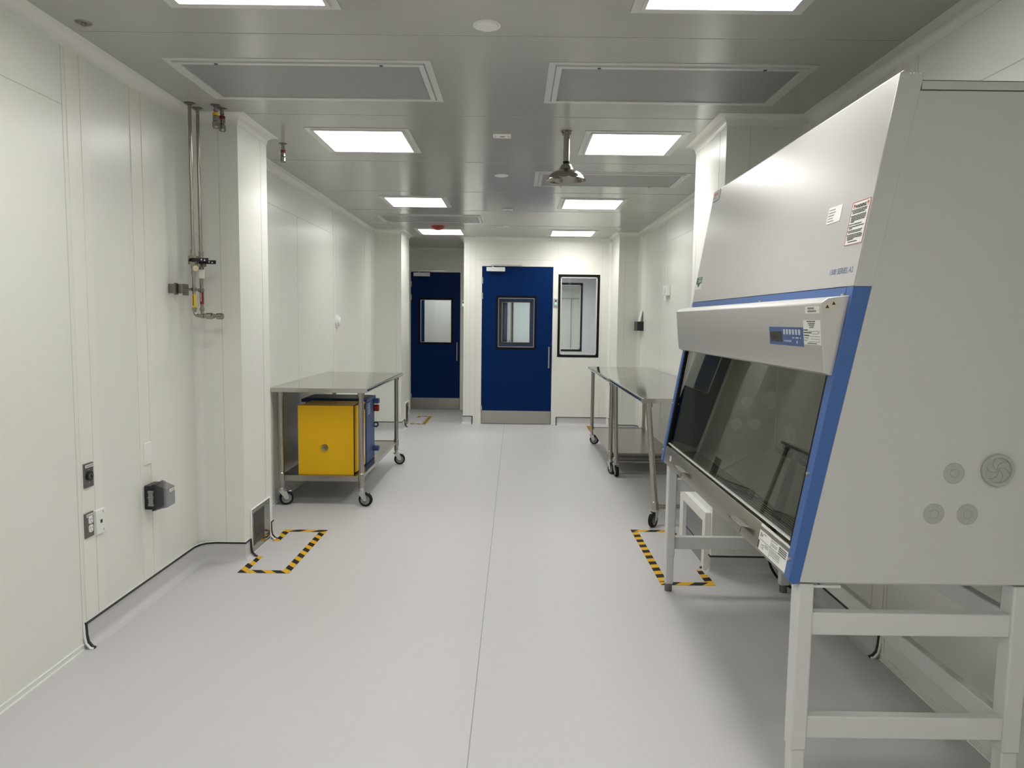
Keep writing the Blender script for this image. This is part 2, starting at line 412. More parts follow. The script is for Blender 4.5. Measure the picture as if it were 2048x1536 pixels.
coving('baseboard_far_right', [(.612, YF), (1.37, YF), (1.37, 9.74), (1.63, 9.74), (XR, 9.68), (XR, 9.6)])
coving('baseboard_right_pillar', [(1.55, 4.98), (1.2, 4.98), (1.2, 4.90)])
coving('baseboard_right', [(1.2, 4.34), (1.2, 4.27), (XR - .1, 4.27), (XR - .04, 4.25), (XR - .015, 4.22), (XR, 4.16), (XR, 3.17)], h=.102)
# flush base strips with white caulk lines where there is no coving
def flush(name, path):
    b = MB(); b.sweep(path, [(-.003, 0), (-.003, .026), (.003, .026), (.004, 0)])
    b.sweep(path, [(0, .023), (.0055, .023), (.0055, .028), (0, .028)], mi=1); b.sweep(path, [(0, 0), (.008, 0), (.007, .005), (0, .005)], mi=1)
    return st(b.build(name, ['wall', 'caulk']))
flush('baseboard_near_left', [(XL, YB), (XL, 3.135)]); flush('baseboard_near_right', [(XR, 3.155), (XR, YB)])
flush('baseboard_mid_left', [(XL, 4.92), (XL, 9.54)]); flush('baseboard_mid_right', [(XR, 9.55), (XR, 5.03)])

# ------------------------------------------------------------------ doors, windows
def door(name, x0, x1, Y, zt, win, handle_x, hz, closer, leaf='blue', hinges=True):
    """leaf in the plane y = Y, facing the room (-y)"""
    wx0, wx1, wz0, wz1 = win; g = .034; t = .045; y0 = Y + .006; y1 = y0 + t
    b = MB()
    b.box(x0, wx0, y0, y1, .008, zt); b.box(wx1, x1, y0, y1, .008, zt); b.box(wx0, wx1, y0, y1, .008, wz0); b.box(wx0, wx1, y0, y1, wz1, zt)
    d = st(b.build(name, leaf))
    b = MB()
    for yy0, yy1 in ((y0 - .003, y0 + .006), (y1 - .006, y1 + .003)):
        b.box(wx0, wx0 + g, yy0, yy1, wz0, wz1); b.box(wx1 - g, wx1, yy0, yy1, wz0, wz1); b.box(wx0 + g, wx1 - g, yy0, yy1, wz0, wz0 + g); b.box(wx0 + g, wx1 - g, yy0, yy1, wz1 - g, wz1)
    b.box(wx0, wx0 + .012, y0, y1, wz0, wz1); b.box(wx1 - .012, wx1, y0, y1, wz0, wz1); b.box(wx0, wx1, y0, y1, wz0, wz0 + .012); b.box(wx0, wx1, y0, y1, wz1 - .012, wz1)
    b.build('glazing_frame', 'gasket', d)
    b = MB(); 
    for s0, s1 in ((wx0 + g, wx0 + g + .006), (wx1 - g - .006, wx1 - g)): b.box(s0, s1, y0 + .004, y1 - .01, wz0 + g, wz1 - g)
    b.box(wx0 + g, wx1 - g, y0 + .004, y1 - .01, wz0 + g, wz0 + g + .006); b.box(wx0 + g, wx1 - g, y0 + .004, y1 - .01, wz1 - g - .006, wz1 - g)
    b.build('glazing_spacer', 'zinc', d)
    MB().box(wx0 + .01, wx1 - .01, y0 + .012, y0 + .018, wz0 + .01, wz1 - .01).build('pane', 'glass', d)
    MB().box(x0 + .004, x1 - .006, y0 - .002, y0, .012, .198).build('kick_plate', 'steel', d)
    if handle_x is not None:
        z0, z1 = hz; hy = y0 - .05
        b = MB(); b.tube([(handle_x, y0, z0 + .03), (handle_x, hy + .01, z0 + .03), (handle_x, hy, z0 + .03)], .009, 10)
        b.tube([(handle_x, y0, z1 - .03), (handle_x, hy + .01, z1 - .03), (handle_x, hy, z1 - .03)], .009, 10)
        b.cyl((handle_x, hy, z0), (handle_x, hy, z1), .0125, 16)
        b.build('handle', 'steel', d)
    if closer:
        cx0, cx1, ax0, ax1 = closer
        b = MB(); b.box(cx0, cx1, y0 - .055, y0, zt - .072, zt - .012)
        c = b.build('door_closer', 'white', d, bevel=.006)
        b = MB(); b.box(ax0, ax1, Y - .03, Y - .004, zt + .008, zt + .026); b.cyl((cx0 + .09, y0 - .03, zt - .02), (cx0 + .09, y0 - .03, zt + .018), .012, 12)
        b.build('closer_arm', 'zinc', c)
    if hinges:
        for z in (.22, zt - .42, zt - .20):
            b = MB(); b.cyl((x0 - .004, y0 - .006, z - .045), (x0 - .004, y0 - .006, z + .045), .008, 10); b.box(x0 - .012, x0 + .012, y0 - .002, y0 + .001, z - .045, z + .045)
            b.build('hinge', 'zinc', d)
    return d
def door_frame(name, x0, x1, Y, zt, mat='wall2'):
    b = MB(); w = .05
    b.box(x0 - w, x0 - .003, Y - .006, Y + .06, 0, zt + w); b.box(x1 + .003, x1 + w, Y - .006, Y + .06, 0, zt + w); b.box(x0 - .003, x1 + .003, Y - .006, Y + .06, zt + .004, zt + w)
    return st(b.build(name, mat))
door('door_1', WPX0, WPX1, YF, 2.275, (-.281, .306, 1.09, 1.863), .487, (.83, 1.135), (-.42, -.155, -.355, .085))
door_frame('trim_10', WPX0, WPX1, YF, 2.275)
door('door_2', D1X0, D1X1, YA, 2.29, (-1.612, -1.035, 1.097, 1.868), -.965, (.83, 1.135), (-1.69, -1.42, -1.66, -1.18))
door_frame('trim_11', D1X0, D1X1, YA, 2.29)
door('door_3', -.49, .51, Y2, 2.275, (-.275, .29, 1.09, 1.865), -.42, (.83, 1.135), None, hinges=False)
door('door_4', -1.15, -.17, Y3 - .06, 2.275, (-.95, -.235, 1.03, 1.90), -.12, (.83, 1.10), None, hinges=False)
def window(name, x0, x1, z0, z1, Y, t=.11, g=.034, pane='glass'):
    b = MB()
    for yy in (Y - .004, Y + t - .004):
        b.box(x0, x0 + g, yy, yy + .008, z0, z1); b.box(x1 - g, x1, yy, yy + .008, z0, z1); b.box(x0 + g, x1 - g, yy, yy + .008, z0, z0 + g); b.box(x0 + g, x1 - g, yy, yy + .008, z1 - g, z1)
    w = st(b.build(name, 'gasket'))
    b = MB(); h = .016
    b.box(x0 + g, x0 + g + h, Y + .002, Y + t - .01, z0 + g, z1 - g); b.box(x1 - g - h, x1 - g, Y + .002, Y + t - .01, z0 + g, z1 - g)
    b.box(x0 + g, x1 - g, Y + .002, Y + t - .01, z0 + g, z0 + g + h); b.box(x0 + g, x1 - g, Y + .002, Y + t - .01, z1 - g - h, z1 - g)
    b.build('window_frame', 'ceilframe', w)
    MB().box(x0 + .01, x1 - .01, Y + .01, Y + .016, z0 + .01, z1 - .01).build('pane', pane, w)
    return w
window('window_1', .61, 1.207, .99, 2.175, YF)
window('window_2', .58, 1.177, .98, 2.18, Y2, .1)
window('window_3', -.075, .60, 1.0, 2.15, Y3 - .05, .05, .03, 'palepane')  # pale pane painted in for the bright room seen through this window
b = MB(); b.box(.62, .95, Y3 - .02, Y3, 2.02, 2.13); b.box(.62, .915, Y3 - .024, Y3 - .019, 2.02, 2.095, 1); st(b.build('window_4', ['gasket', 'palepane']))
b = MB(); b.box(.55, 1.6, Y3 - .012, Y3, 1.985, 2.0); b.box(1.18, 1.195, Y3 - .012, Y3, .9, 1.985); st(b.build('trim_12', 'seam'))

def reader(x0, x1, z0, z1, Y, label):
    r = thing('door_access_reader', label, 'access control', ((x0 + x1) / 2, Y, (z0 + z1) / 2), 'door access readers')
    MB().box(x0, x1, Y - .02, Y, z0, z1).build('housing', 'zinc', r, bevel=.004)
    cx = (x0 + x1) / 2
    MB().cyl((cx, Y - .0215, z0 + (z1 - z0) * .68), (cx, Y - .018, z0 + (z1 - z0) * .68), .013, 14).build('sensor', 'black', r)
    MB().cyl((cx, Y - .023, z0 + (z1 - z0) * .36), (cx, Y - .018, z0 + (z1 - z0) * .36), .016, 16).build('indicator_light', 'led', r)
reader(.546, .609, 1.713, 1.835, YF, 'small grey wall reader with green light between main blue door and window')
reader(-.895, -.835, 1.713, 1.835, YA, 'small grey reader with green light beside the dark recessed blue door')

# ------------------------------------------------------------------ ceiling fixtures
def ceiling_light(x0, y0, s, label, mat='light'):
    cx, cy = x0 + s / 2, y0 + s / 2
    r = thing('ceiling_light', label, 'ceiling light', (cx, cy, ZC), 'square ceiling light panels')
    b = MB(); w = .05; x1, y1 = x0 + s, y0 + s
    for a in ((x0 - w, x1 + w, y0 - w, y0), (x0 - w, x1 + w, y1, y1 + w), (x0 - w, x0, y0, y1), (x1, x1 + w, y0, y1)): b.box(*a, ZC - .004, ZC)
    for a in ((x0 - .016, x1 + .016, y0 - .016, y0), (x0 - .016, x1 + .016, y1, y1 + .016), (x0 - .016, x0, y0, y1), (x1, x1 + .016, y0, y1)): b.box(*a, ZC - .010, ZC - .004)
    b.build('frame', 'ceilframe', r)
    MB().box(x0, x1, y0, y1, ZC - .006, ZC - .0045).build('diffuser', mat, r)
    la = bpy.data.lights.new('lamp', 'AREA'); la.shape = 'SQUARE'; la.size = s - .004; la.energy = WATT[mat]; la.spread = math.radians(SPREAD); la.color = (1, .985, .97) if mat == 'light' else (.95, .97, 1)
    lo = bpy.data.objects.new('lamp', la); COL.objects.link(lo); lo.parent = r; lo.location = (0, 0, -.001)
    return r
WATT = {'light': 8.4, 'light2': 38.0, 'light3': 14.0}; SPREAD = 140
S = .552; LX, RX = -1.284, .475
names = {2.285: ('left front ceiling light panel, cut by the top edge of the photo', 'right front ceiling light panel, cut by the top edge of the photo'),
         4.668: ('left ceiling light panel in the row level with the shower head', 'right ceiling light panel just beyond the shower head'),
         7.14: ('left ceiling light panel in the third row, before the narrow far air grille', 'right ceiling light panel in the third row, beyond the grille behind the shower head'),
         9.574: ('left ceiling light panel nearest the far end, behind the red alarm', 'right ceiling light panel nearest the far wall above the window side'),
         -.14: ('left ceiling light panel just behind the viewpoint', 'right ceiling light panel just behind the viewpoint'),
         -2.57: ('left ceiling light panel at the near end of the room', 'right ceiling light panel at the near end of the room')}
for y, (la, lb) in names.items():
    ceiling_light(LX, y, S, la); ceiling_light(RX, y, S, lb)
ceiling_light(.25, 11.35, S, 'ceiling light panel of the corridor beyond the main blue door', 'light2')
ceiling_light(.2, 14.0, S, 'ceiling light panel of the second room beyond the corridor', 'light2')
ceiling_light(-1.5, 12.6, S, 'ceiling light panel of the room behind the recessed blue door', 'light3')

def hepa(x0, y0, label, w=1.24, d=.622, far_screws=False):
    x1, y1 = x0 + w, y0 + d
    r = thing('air_filter_grille', label, 'air vent', ((x0 + x1) / 2, (y0 + y1) / 2, ZC), 'perforated ceiling air grilles')
    def ring(b, a0, a1, z0, z1, mi=0):
        b.box(x0 + a0, x1 - a0, y0 + a0, y0 + a1, z0, z1, mi); b.box(x0 + a0, x1 - a0, y1 - a1, y1 - a0, z0, z1, mi)
        b.box(x0 + a0, x0 + a1, y0 + a1, y1 - a1, z0, z1, mi); b.box(x1 - a1, x1 - a0, y0 + a1, y1 - a1, z0, z1, mi)
    b = MB(); ring(b, 0, .032, ZC - .003, ZC); ring(b, .032, .037, ZC - .001, ZC, 1); ring(b, .037, .062, ZC - .010, ZC); ring(b, .062, .068, ZC - .004, ZC, 1)
    b.build('frame', ['ceilframe', 'seam'], r)
    MB().box(x0 + .068, x1 - .068, y0 + .068, y1 - .068, ZC - .006, ZC - .001).build('perforated_panel', 'hepa', r)
    sy = y1 - .05 if far_screws else y0 + .05
    for sx in (x0 + .235, x1 - .235): MB().cyl((sx, sy, ZC - .012), (sx, sy, ZC - .009), .009, 12).build('screw', 'black', r)
    return r
hepa(-1.645, 3.43, 'long perforated ceiling air grille on the left, nearest the viewpoint')
hepa(.14, 3.43, 'long perforated ceiling air grille on the right, nearest the viewpoint')
hepa(.145, 5.865, 'perforated ceiling air grille seen behind the shower head', far_screws=True)
hepa(-1.62, 8.30, 'narrow looking far left ceiling air grille in front of the red alarm', far_screws=True)

def disc_cap(y, r_, label, x=-.13):
    b = MB(); b.lathe((x, y, ZC), [(0, -.008), (r_ * .82, -.008), (r_ * .86, -.003), (r_, -.004), (r_ * 1.02, 0)], seg=32)
    single(b, 'ceiling_cover', 'white', label, 'ceiling cover', (x, y, ZC), 'round ceiling covers')
disc_cap(3.025, .056, 'round white ceiling cover nearest the viewpoint')
disc_cap(6.045, .056, 'round white ceiling cover left of the grille behind the shower head')
disc_cap(9.20, .056, 'round white ceiling cover nearest the far wall')
def plate_cap(y, label):
    r = thing('emergency_light', label, 'ceiling sensor', (-.10, y, ZC), 'rectangular ceiling sensors')
    MB().box(-.158, -.042, y - .05, y + .05, ZC - .010, ZC).build('housing', 'white', r, bevel=.004)
    b = MB(); b.box(-.112, -.084, y - .003, y + .012, ZC - .0115, ZC - .0095); b.build('lens', 'black', r)
    for x in (-.143, -.057): MB().cyl((x, y, ZC - .013), (x, y, ZC - .009), .008, 12).build('screw', 'zinc', r)
plate_cap(4.75, 'white rectangular ceiling sensor left of the shower pipe')
plate_cap(7.85, 'white rectangular ceiling sensor farther away between the third-row lights')
b = MB(); b.lathe((-1.769, 3.046, ZC), [(0, -.014), (.008, -.014), (.010, -.006), (.026, -.005), (.033, 0)], seg=28)
single(b, 'fire_sprinkler', 'flange', 'small metal sprinkler disc on the ceiling near the left wall', 'sprinkler', (-1.769, 3.046, ZC))
# red ceiling alarm
r = thing('fire_alarm', 'dark red round fire alarm on the ceiling in front of a lit panel', 'alarm', (-.995, 9.285, ZC))
b = MB(); b.lathe((-.995, 9.285, ZC), [(.088, 0), (.088, -.014), (.078, -.03), (.05, -.046), (.0, -.05)], seg=32); b.build('body', 'red', r)
b = MB(); b.lathe((-.995, 9.285, ZC), [(.024, -.044), (.024, -.064), (.015, -.074), (0, -.076)], seg=20); b.build('strobe_lens', 'clear', r)
# drench shower
SX, SY = .306, 4.634
r = thing('drench_shower', 'stainless emergency shower head hanging from the ceiling', 'shower', (SX, SY, ZC))
b = MB(); b.lathe((SX, SY, ZC), [(0, 0), (.036, 0), (.036, -.006), (.028, -.010), (.028, -.024), (.02, -.026)], seg=28); b.cyl((SX - .034, SY - .01, ZC - .012), (SX - .026, SY - .01, ZC - .012), .006, 10)
b.build('ceiling_flange', 'chrome', r)
MB().cyl((SX, SY, ZC - .02), (SX, SY, 2.478), .0195, 24).build('drop_pipe', 'chrome', r)
MB().cyl((SX, SY, 2.484), (SX, SY, 2.498), .0208, 24).build('pipe_collar', 'gasket', r)
b = MB(); b.lathe((SX, SY, 0), [(.02, 2.482), (.03, 2.478), (.040, 2.462), (.046, 2.448), (.064, 2.440), (.092, 2.425), (.110, 2.407), (.115, 2.395), (.124, 2.386), (.124, 2.382), (.112, 2.389), (.105, 2.402), (.086, 2.418), (.05, 2.432), (.02, 2.436), (0, 2.437)], seg=48)
b.build('shower_rose', 'chrome', r)

# gas outlets hanging from the ceiling
def outlet(x, y, ring, label):
    r = thing('gas_outlet', label, 'gas fitting', (x, y, ZC), 'ceiling gas outlets')
    MB().lathe((x, y, ZC), [(0, 0), (.027, 0), (.027, -.004), (.012, -.007), (.011, -.012)], seg=24).build('flange', 'flange', r)
    MB().lathe((x, y, ZC), [(.009, -.004), (.009, -.022), (.012, -.022), (.012, -.034), (.009, -.036), (.009, -.046)], seg=16).build('stem', 'pipe', r)
    MB().lathe((x, y, ZC), [(.010, -.042), (.0165, -.042), (.0165, -.058), (.010, -.058)], seg=20).build('colour_ring', ring, r)
    b = MB(); b.lathe((x, y, ZC), [(.013, -.056), (.017, -.062), (.017, -.085), (.014, -.088), (.019, -.094), (.020, -.118), (.014, -.128), (0, -.129)], seg=20); b.build('coupler', 'chrome', r)
outlet(-1.696, 4.169, 'yellowlabel', 'ceiling gas outlet with a yellow ring beside the left pillar')
outlet(-1.687, 4.236, 'redlabel', 'ceiling gas outlet with a red ring right next to the yellow one')
outlet(-1.60, 5.052, 'redlabel', 'ceiling gas outlet with a red ring beyond the left pillar')

# gas drop pipes on the left wall
r = thing('gas_piping', 'two vertical stainless gas pipes with black valve levers beside left pillar', 'pipes', (-1.828, 4.18, ZC))
def bend(p, r0=.03, n=5):
    out = []
    for i in range(len(p)):
        if i in (0, len(p) - 1): out.append(Vector(p[i])); continue
        a, c, d = Vector(p[i - 1]), Vector(p[i]), Vector(p[i + 1]); u = (a - c).normalized(); w = (d - c).normalized()
        for k in range(n + 1):
            t = k / n; out.append((c + u * r0) * (1 - t) ** 2 + c * 2 * t * (1 - t) + (c + w * r0) * t * t)
    return out
for (px, py, col, zl0, zl1, xe, zv, lab) in ((-1.829, 4.137, 'yellowlabel', 1.552, 1.628, -1.735, 1.82, 'yellow pipe label'), (-1.826, 4.232, 'redlabel', 1.574, 1.648, -1.715, 1.815, 'dark red pipe label')):
    MB().lathe((px, py, ZC), [(0, 0), (.029, 0), (.029, -.004), (.014, -.008), (.012, -.010)], seg=24).build('ceiling_flange', 'flange', r)
    b = MB(); b.tube(bend([(px, py, ZC), (px, py, 1.506), (xe, py, 1.506)]), .0095, 14)
    for z in (1.87, 1.75, 1.545): b.cyl((px, py, z - .008), (px, py, z + .008), .0135, 12)
    b.build('pipe', 'pipe', r)
    b = MB(); b.lathe((xe, py, 1.506), [(.010, -.055), (.014, -.055), (.014, -.04), (.011, -.038), (.011, -.03), (.018, -.026), (.019, .004), (.014, .012), (0, .013)], axis=(1, 0, 0), seg=18)
    b.build('outlet_coupler', 'chrome', r)
    b = MB(); b.box(px - .016, px + .016, py - .016, py + .016, zv - .026, zv + .026); b.cyl((px, py, zv - .045), (px, py, zv + .045), .014, 12)
    for a in (-1, 1):
        for c in (-1, 1): b.cyl((px + a * .021, py + c * .012, zv - .024), (px + a * .021, py + c * .012, zv + .024), .004, 8)
    v = b.build('valve', 'pipe', r, bevel=.002)
    b = MB(); b.box(px - .008, px + .10, py - .034, py - .030, zv - .011, zv + .011); b.cyl((px, py - .034, zv), (px, py - .012, zv), .008, 10)
    b.build('valve_lever', 'black', v, bevel=.002)
    b = MB(); yy = py - .0348
    b.prism([(px + .056, zv + .005), (px + .066, zv + .005), (px + .061, zv - .005)], 'y', yy, py - .0335); b.prism([(px + .074, zv - .005), (px + .084, zv - .005), (px + .079, zv + .005)], 'y', yy, py - .0335)
    b.build('lever_marks', 'paper', v)
    b = MB(); b.cyl((px, py, zl0), (px, py, zl1), .0108, 16); l = b.build('pipe_label', col, r); l['label'] = lab
    b = MB(); Fp = frame((px, py - .0112, zl0), (0, 0, 1), (-1, 0, 0)); bars(b, Fp, .016, zl1 - zl0 - .006, -.002, .005, .0004, 0, .009); b.build('label_print', 'ink' if col == 'yellowlabel' else 'paper', l)
b = MB()
for y0, y1 in ((4.10, 4.14), (4.205, 4.27)): b.box(XL, XL + .006, y0, y1, 1.625, 1.69); 
b.box(XL, XL + .04, 4.03, 4.045, 1.63, 1.682); b.box(XL + .035, XL + .07, 4.055, 4.07, 1.63, 1.682)
b.cyl((XL + .02, 4.05, 1.655), (XL + .06, 4.10, 1.655), .007, 10); b.tube([(XL + .05, 4.10, 1.655), (-1.829, 4.137, 1.655), (-1.826, 4.232, 1.655)], .006, 8)
for y in (4.137, 4.232): b.cyl((-1.828, y, 1.645), (-1.828, y, 1.665), .015, 14)
b.build('wall_bracket', 'flange', r)
b = MB(); b.cyl((-1.80, 4.098, 1.772), (-1.80, 4.101, 1.772), .016, 20); tg = single(b, 'round_tag', 'cream', 'round cream tag hanging below the black valve lever', 'tag', (-1.80, 4.10, 1.772))
b = MB(); b.box(-1.824, -1.792, 4.19, 4.197, 1.722, 1.772); k = thing('lockout_tag', 'white square lockout tag hanging from the valve lever', 'tag', (-1.808, 4.19, 1.75)); b.build('tag_body', 'warmwhite', k, bevel=.002)
b = MB(); b.tube([(-1.817, 4.193, 1.77), (-1.817, 4.193, 1.785), (-1.808, 4.193, 1.792), (-1.799, 4.193, 1.785), (-1.799, 4.193, 1.77)], .002, 8); b.build('shackle', 'black', k)

# ------------------------------------------------------------------ left wall devices
def wplate(name, y0, y1, z0, z1, mat, label, th=.006, bev=.002):
    """a cover plate standing on the left wall batten, returns thing"""
    r = thing(name, label, 'wall plate', (XL + .004, (y0 + y1) / 2, (z0 + z1) / 2))
    MB().box(XL + .0005, XL + .004 + th, y0, y1, z0, z1).build('cover_plate', mat, r, bevel=bev)
    F = frame((XL + .004 + th, 0, 0), (0, 1, 0), (0, 0, 1)); return r, F
r, F = wplate('lock_receptacle', 3.175, 3.246, .727, .838, 'darksteel', 'stainless wall plate with a round black twist lock socket')
X0 = XL + .01
b = MB(); b.lathe((X0, 3.212, .779), [(0, .004), (.012, .004), (.012, .007), (.022, .007), (.022, 0)], axis=(1, 0, 0), seg=28); b.build('socket', 'black', r)
MB().tube([(X0 + .0075, 3.212 + .010 * math.cos(t), .779 + .010 * math.sin(t)) for t in [i * .6 for i in range(9)]], .0012, 6).build('socket_slots', 'greyhub', r)
sk = MB().fbox(F, 3.183, 3.246, .818, .831, 0, .0008).build('label_sticker', 'paper', r); b = MB(); bars(b, F, 3.187, 3.242, .822, .005, .0014, 0, .008); b.build('label_print', 'greyink', sk)
for z in (.807, .748): MB().cyl((X0, 3.2105, z), (X0 + .001, 3.2105, z), .003, 10).build('screw', 'zinc', r)
r, F = wplate('duplex_receptacle', 3.168, 3.235, .499, .613, 'darksteel', 'stainless wall plate with two white power sockets')
for zc in (.577, .538):
    pts = [(.0155 * math.copysign(min(1, abs(math.cos(t)) * 1.25), math.cos(t)), .0165 * math.copysign(min(1, abs(math.sin(t)) * 1.1), math.sin(t))) for t in [2 * PI * i / 28 for i in range(28)]]
    b = MB(); b.prism([(3.208 + p, zc + q) for p, q in pts], 'x', X0, X0 + .003); so = b.build('socket', 'white', r)
    b = MB(); Fs = frame((X0 + .003, 3.208, zc), (0, 1, 0), (0, 0, 1)); b.fbox(Fs, -.0075, -.005, 0, .008, 0, .0005); b.fbox(Fs, .005, .0075, 0, .007, 0, .0005); b.fbox(Fs, -.002, .002, -.011, -.007, 0, .0005); b.build('socket_slots', 'ink', so)
sk = MB().fbox(F, 3.18, 3.234, .593, .606, 0, .0008).build('label_sticker', 'paper', r); b = MB(); bars(b, F, 3.183, 3.231, .597, .005, .0014, 0, .008); b.build('label_print', 'greyink', sk)
r, F = wplate('data_outlet', 3.247, 3.317, .493, .608, 'white', 'white data outlet plate with one small black port', .012, .003)
X0 = XL + .016
MB().box(X0 - .001, X0 + .001, 3.276, 3.291, .543, .559).build('data_port', 'black', r)
for z in (.592, .509): MB().box(X0 - .001, X0 + .0006, 3.299, 3.303, z - .005, z + .005).build('screw', 'greyhub', r)
r, F = wplate('blank_plate', 3.704, 3.773, .727, .843, 'warmwhite', 'blank cream wall plate above the black outlet box', .007, .003)
X0 = XL + .011
for z in (.825, .745): MB().cyl((X0, 3.739, z), (X0 + .0008, 3.739, z), .003, 10).build('screw', 'warmwhite', r)
# weatherproof box
r = thing('outlet_box', 'black weatherproof outlet box with a clear cover on the left wall', 'outlet', (XL, 3.745, .55))
MB().box(XL + .004, XL + .045, 3.695, 3.80, .494, .622).build('base', 'black', r, bevel=.005)
MB().box(XL + .045, XL + .054, 3.689, 3.806, .488, .628).build('rim', 'black', r, bevel=.003)
b = MB(); b.box(XL + .0545, XL + .066, 3.69, 3.805, .489, .627)
x0, x1 = XL + .066, XL + .122
b.add([(x0, 3.694, .493), (x0, 3.80, .493), (x0, 3.80, .623), (x0, 3.694, .623), (x1, 3.706, .506), (x1, 3.79, .506), (x1, 3.79, .604), (x1, 3.706, .604)],
      [(0, 1, 5, 4), (1, 2, 6, 5), (2, 3, 7, 6), (3, 0, 4, 7), (4, 5, 6, 7)])
b.build('clear_cover', 'clear', r, bevel=.004)
b = MB()
for z in (.52, .56, .59): b.cyl((XL + .028, 3.690, z), (XL + .055, 3.690, z), .006, 10)
b.box(XL + .03, XL + .053, 3.687, 3.692, .515, .595)
b.build('hinge', 'greyhub', r)
Fb = frame((x1 + .0005, 0, 0), (0, 1, 0), (0, 0, 1)); sk = MB().fbox(Fb, 3.725, 3.785, .583, .598, 0, .0008).build('label_sticker', 'paper', r)
b = MB(); bars(b, Fb, 3.73, 3.78, .588, .005, .0014, 0, .008); b.build('label_print', 'greyink', sk)
# round detector on far part of left wall
r = thing('round_wall_sensor', 'round white sensor on the left wall above the steel table', 'sensor', (XL, 7.80, 1.47))
MB().lathe((XL + .004, 7.80, 1.47), [(0, .02), (.055, .02), (.072, .014), (.074, 0)], axis=(1, 0, 0), seg=32).build('base', 'white', r)
MB().lathe((XL + .02, 7.80, 1.47), [(0, .03), (.03, .03), (.046, .024), (.05, 0)], axis=(1, 0, 0), seg=32).build('sensor_head', 'white', r)
# right wall devices
r = thing('pamphlet_holder', 'black wall holder with a white card on the right wall', 'holder', (1.64, 9.55, 1.45))
b = MB(); b.box(1.588, 1.594, 9.45, 9.70, 1.395, 1.515); b.box(1.594, XR, 9.45, 9.456, 1.395, 1.515); b.box(1.594, XR, 9.694, 9.70, 1.395, 1.515); b.box(1.594, XR, 9.456, 9.694, 1.395, 1.401); b.build('pocket', 'black', r)
k = MB().prism([(1.606, 1.402), (1.612, 1.402), (1.662, 1.655), (1.656, 1.655)], 'y', 9.50, 9.66); 
single(k, 'information_card', 'paper', 'white card leaning in the black wall holder', 'card', (1.63, 9.58, 1.41))
r = thing('soap_dispenser', 'white dispenser on the right wall above the far steel table', 'dispenser', (XR, 7.95, 1.85))
b = MB(); b.box(XR - .05, XR, 7.87, 8.04, 1.795, 1.91); b.build('body', 'white', r, bevel=.008)
MB().cyl((XR - .035, 7.95, 1.735), (XR - .035, 7.95, 1.80), .014, 14, .018).build('nozzle', 'white', r)
MB().box(XR - .052, XR - .049, 7.90, 7.91, 1.82, 1.88).build('level_window', 'greyhub', r)

# ------------------------------------------------------------------ low return grilles on pillars
def grille(name, X, s, y0, y1, z1, label, col='mirrorsteel'):
    r = thing(name, label, 'vent', (X, (y0 + y1) / 2, 0), 'low wall return grilles')
    def bx(b, d0, d1, *a, mi=0): b.box(min(X + s * d0, X + s * d1), max(X + s * d0, X + s * d1), *a, mi)
    b = MB(); w = .028; bx(b, 0, .006, y0, y0 + w, .012, z1); bx(b, 0, .006, y1 - .11, y1, .012, z1); bx(b, 0, .006, y0 + w, y1 - .11, .012, .055); bx(b, 0, .006, y0 + w, y1 - .11, z1 - w, z1)
    b.build('frame', col, r, bevel=.002)
    b = MB(); bx(b, .0, .003, y0 + w, y1 - .11, .055, z1 - w)
    n = 15
    for i in range(n): 
        y = y0 + w + (y1 - .11 - y0 - w) * (i + .5) / n; bx(b, .003, .006, y - .0022, y + .0022, .055, z1 - w, mi=1)
    for i in range(16):
        z = .055 + (z1 - w - .055) * (i + .5) / 16; bx(b, .003, .0075, y0 + w, y1 - .11, z - .0022, z + .0022, mi=1)
    b.build('mesh', ['gasket', 'darksteel'], r)
    b = MB(); bx(b, 0, .009, y0 - .008, y0, .004, z1 + .006); bx(b, 0, .009, y1, y1 + .008, .004, z1 + .006); bx(b, 0, .009, y0, y1, z1, z1 + .008)
    bx(b, 0, .007, y0, y1, .002, .010); b.build('caulk_edge', 'caulk', r, bevel=.003)
    for y, z in ((y0 + .014, z1 - .014), (y1 - .055, z1 - .014), (y1 - .055, .15)):
        MB().cyl((X + s * .006, y, z), (X + s * .009, y, z), .005, 10).build('screw', 'zinc', r)
grille('return_grille', -1.65, 1, 4.462, 4.80, .290, 'square steel mesh grille at the foot of the left pillar')
grille('return_grille', -1.53, 1, 10.08, 10.40, .330, 'narrow dark grille at the foot of the column by the recessed door')
# right pillar: open recess framed in white
r = thing('return_air_opening', 'white framed low air opening at the foot of the right pillar', 'vent', (1.2, 4.6, 0), 'low wall return grilles')
b = MB(); b.box(1.165, 1.2, 4.30, 4.36, .0, .36); b.box(1.165, 1.2, 4.87, 4.96, .0, .36); b.box(1.165, 1.2, 4.36, 4.87, .295, .36); b.build('frame', 'white', r, bevel=.002)
b = MB(); b.box(1.192, 1.199, 4.36, 4.87, .0, .295); b.box(1.1905, 1.193, 4.36, 4.87, .108, .116, 1); b.build('back_plate', ['greyhub', 'blackline'], r)

